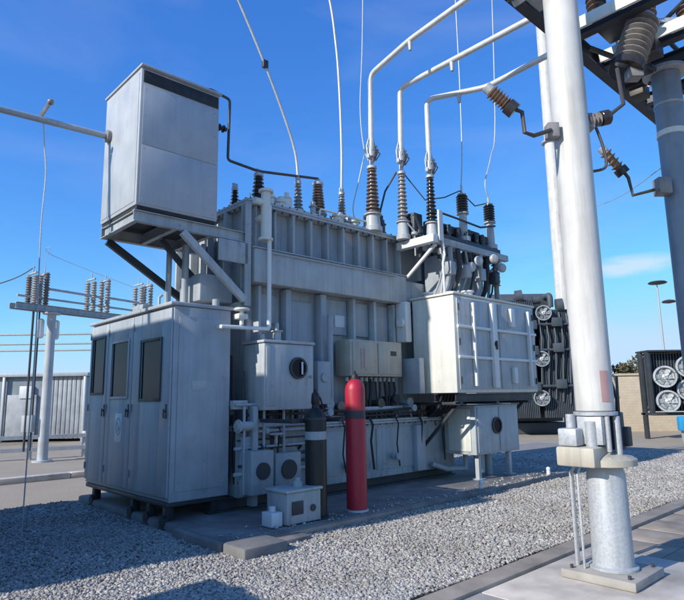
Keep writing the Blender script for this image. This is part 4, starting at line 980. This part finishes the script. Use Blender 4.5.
# horizontal lines beyond
for i, z in enumerate((3.62, 3.38, 3.22)):
    lab = ('highest', 'middle', 'lowest')[i] + ' of the three horizontal bus lines beyond the switch post'
    wire('bus_line', [(-16, 17.5+i*.5, z+.02), (-9, 17.5+i*.5, z), (-4.5, 17.5+i*.5, z-.02)], .03, greyb, lab, 'bus line', 'horizontal bus lines at left', world=True)
b = MB(); b.box(-4.7, -4.5, 17.3, 18.7, 0, 3.75, .02); solo('bus_support', b, galv, 'steel support at the end of the horizontal bus lines, behind the cabinet', 'support', (-4.6, 18, 0), world=True)
wire('conductor', [(-8.5, 15.7, 5.30), (-9.3, 15.6, 4.85), (-11.5, 15.2, 4.2)], .015, dark, 'dark lead sloping down left from the brown switch insulators', 'conductor', world=True)
wire('conductor', [(-8.35, 15.9, 5.35), (-8.8, 17, 6.2), (-9.2, 18, 6.2), (-6.9, 19, 5.3)], .008, wirem, 'thin jumper looping over the switch insulators', 'conductor', world=True)

# ------------------------------------------------------------------ unseen bodies added outside the frame to shade the yard
b = MB(); b.box(-3.5, -3.2, -1.1, 3.6, 0, 4.5, .02)  # unseen wall, sized for the shade it throws
solo('shade_wall', b, concd, 'tall unseen concrete wall added to shade the cabinet and gravel', 'wall', (-3.35, 2.5, 0))
t = thing('shade_blocker', 'low unseen kiosk standing on the gravel', 'blocker', (-4.3, -2.7, .04))
b = MB(); b.box(-5.4, -3.05, -3.6, -1.95, .1, 1.40, .02); part('body', b, greyb, t)  # unseen body added for its shadow on the gravel
b = MB(); b.box(-5.45, -3.0, -3.65, -1.90, 1.403, 1.46, .01); part('roof', b, grey2, t)
b = MB(); b.box(-4.6, -3.5, -3.2, -2.6, 1.463, 1.70, .02); b.cyl((-3.3, -2.3, 1.463), (-3.3, -2.3, 1.6), .12); part('shade_roof_box', b, grey, t)  # unseen roof boxes added to break up the shadow outline
b = MB(); b.box(-3.045, -3.02, -3.2, -2.2, .2, 1.3, .01); part('door', b, grey2, t)

# ------------------------------------------------------------------ light
SAZ, SEL = 52.0, 30.0      # heading the light travels, sun height
sun = bpy.data.lights.new('sun', 'SUN'); sun.energy = 4.5; sun.angle = R(.8); sun.color = (1, .955, .88)
so = bpy.data.objects.new('sun', sun); col.objects.link(so)
dv = Vector((math.sin(R(SAZ))*math.cos(R(SEL)), math.cos(R(SAZ))*math.cos(R(SEL)), -math.sin(R(SEL))))
so.rotation_euler = dv.to_track_quat('-Z', 'Y').to_euler(); so.location = (-10, -5, 15)
w = bpy.data.worlds.new('World'); sc.world = w; w.use_nodes = True
nt = w.node_tree; nt.nodes.clear(); N = nt.nodes.new; Lk = nt.links.new
out = N('ShaderNodeOutputWorld'); bg = N('ShaderNodeBackground'); sky = N('ShaderNodeTexSky')
sky.sky_type = 'NISHITA'; sky.sun_disc = False; sky.sun_elevation = R(SEL); sky.sun_rotation = R(SAZ + 180)
sky.air_density = 1.0; sky.dust_density = .3; sky.ozone_density = 3.0; sky.altitude = 300
bg.inputs[1].default_value = .15
# a thin streak of cloud low at the right
tc = N('ShaderNodeTexCoord'); cd = Vector((.51, 1.0, .222)).normalized()
mp = N('ShaderNodeMapping'); mp.vector_type = 'TEXTURE'; mp.inputs['Location'].default_value = cd; mp.inputs['Scale'].default_value = (.075, .075, .019)
Lk(tc.outputs['Generated'], mp.inputs[0])
ns = N('ShaderNodeTexNoise'); ns.inputs['Scale'].default_value = 1.4; ns.inputs['Detail'].default_value = 5; Lk(mp.outputs[0], ns.inputs[0])
ln = N('ShaderNodeVectorMath'); ln.operation = 'LENGTH'; Lk(mp.outputs[0], ln.inputs[0])
m1 = N('ShaderNodeMapRange'); m1.inputs[1].default_value = 1.25; m1.inputs[2].default_value = .1; Lk(ln.outputs['Value'], m1.inputs[0])
mm = N('ShaderNodeMath'); mm.operation = 'MULTIPLY'; Lk(m1.outputs[0], mm.inputs[0]); Lk(ns.outputs[0], mm.inputs[1])
m2 = N('ShaderNodeMapRange'); m2.inputs[1].default_value = .1; m2.inputs[2].default_value = .42; m2.inputs[3].default_value = 0; m2.inputs[4].default_value = .5; Lk(mm.outputs[0], m2.inputs[0])
ns2 = N('ShaderNodeTexNoise'); ns2.inputs['Scale'].default_value = 2.2; ns2.inputs['Detail'].default_value = 7; ns2.inputs['Distortion'].default_value = .6; mp3 = N('ShaderNodeMapping'); mp3.inputs['Scale'].default_value = (1, 1, 3.2); Lk(tc.outputs['Generated'], mp3.inputs[0]); Lk(mp3.outputs[0], ns2.inputs[0])
m3 = N('ShaderNodeMapRange'); m3.inputs[1].default_value = .5; m3.inputs[2].default_value = .8; m3.inputs[3].default_value = 0; m3.inputs[4].default_value = .13; Lk(ns2.outputs[0], m3.inputs[0])
mxx = N('ShaderNodeMath'); mxx.operation = 'MAXIMUM'; Lk(m2.outputs[0], mxx.inputs[0]); Lk(m3.outputs[0], mxx.inputs[1])
mx = N('ShaderNodeMix'); mx.data_type = 'RGBA'; hs = N('ShaderNodeHueSaturation'); hs.inputs['Saturation'].default_value = 1.2; hs.inputs['Value'].default_value = 1.1
Lk(sky.outputs[0], hs.inputs['Color']); spc = N('ShaderNodeSeparateColor'); cmb = N('ShaderNodeCombineColor'); Lk(hs.outputs[0], spc.inputs[0])
for i, (k_, g_, top) in enumerate(((.66, .95, .50), (.92, .90, .70), (1.15, .66, .93))):
    a_ = N('ShaderNodeMath'); a_.operation = 'MULTIPLY'; a_.inputs[1].default_value = .15; Lk(spc.outputs[i], a_.inputs[0])
    p_ = N('ShaderNodeMath'); p_.operation = 'POWER'; p_.inputs[1].default_value = g_; Lk(a_.outputs[0], p_.inputs[0])
    q_ = N('ShaderNodeMath'); q_.operation = 'MULTIPLY'; q_.inputs[1].default_value = k_/.15; Lk(p_.outputs[0], q_.inputs[0])
    s_ = N('ShaderNodeMath'); s_.operation = 'SMOOTH_MIN'; s_.inputs[1].default_value = top/.15; s_.inputs[2].default_value = 1.2; Lk(q_.outputs[0], s_.inputs[0])
    Lk(s_.outputs[0], cmb.inputs[i])
Lk(mxx.outputs[0], mx.inputs[0]); Lk(cmb.outputs[0], mx.inputs[6]); mx.inputs[7].default_value = (5.6, 5.5, 6.2, 1)
Lk(mx.outputs[2], bg.inputs[0]); Lk(bg.outputs[0], out.inputs[0])

# ------------------------------------------------------------------ camera
cam = bpy.data.cameras.new('camera'); co = bpy.data.objects.new('camera', cam); col.objects.link(co); sc.camera = co
cam.sensor_width = 36; cam.lens = 36*580/684; cam.clip_end = 3000; cam.clip_start = .05
co.matrix_world = Matrix(((0.9998738, 0.0158880, 0, 0), (0.0026261, -0.1652692, -0.9862450, 0), (-0.0156695, 0.9861205, -0.1652901, 1.6), (0, 0, 0, 1)))
sc.view_settings.view_transform = 'Standard'; sc.view_settings.look = 'None'
sc.view_settings.exposure = .12; sc.view_settings.gamma = 1
sc.render.resolution_x, sc.render.resolution_y = 1024, 898
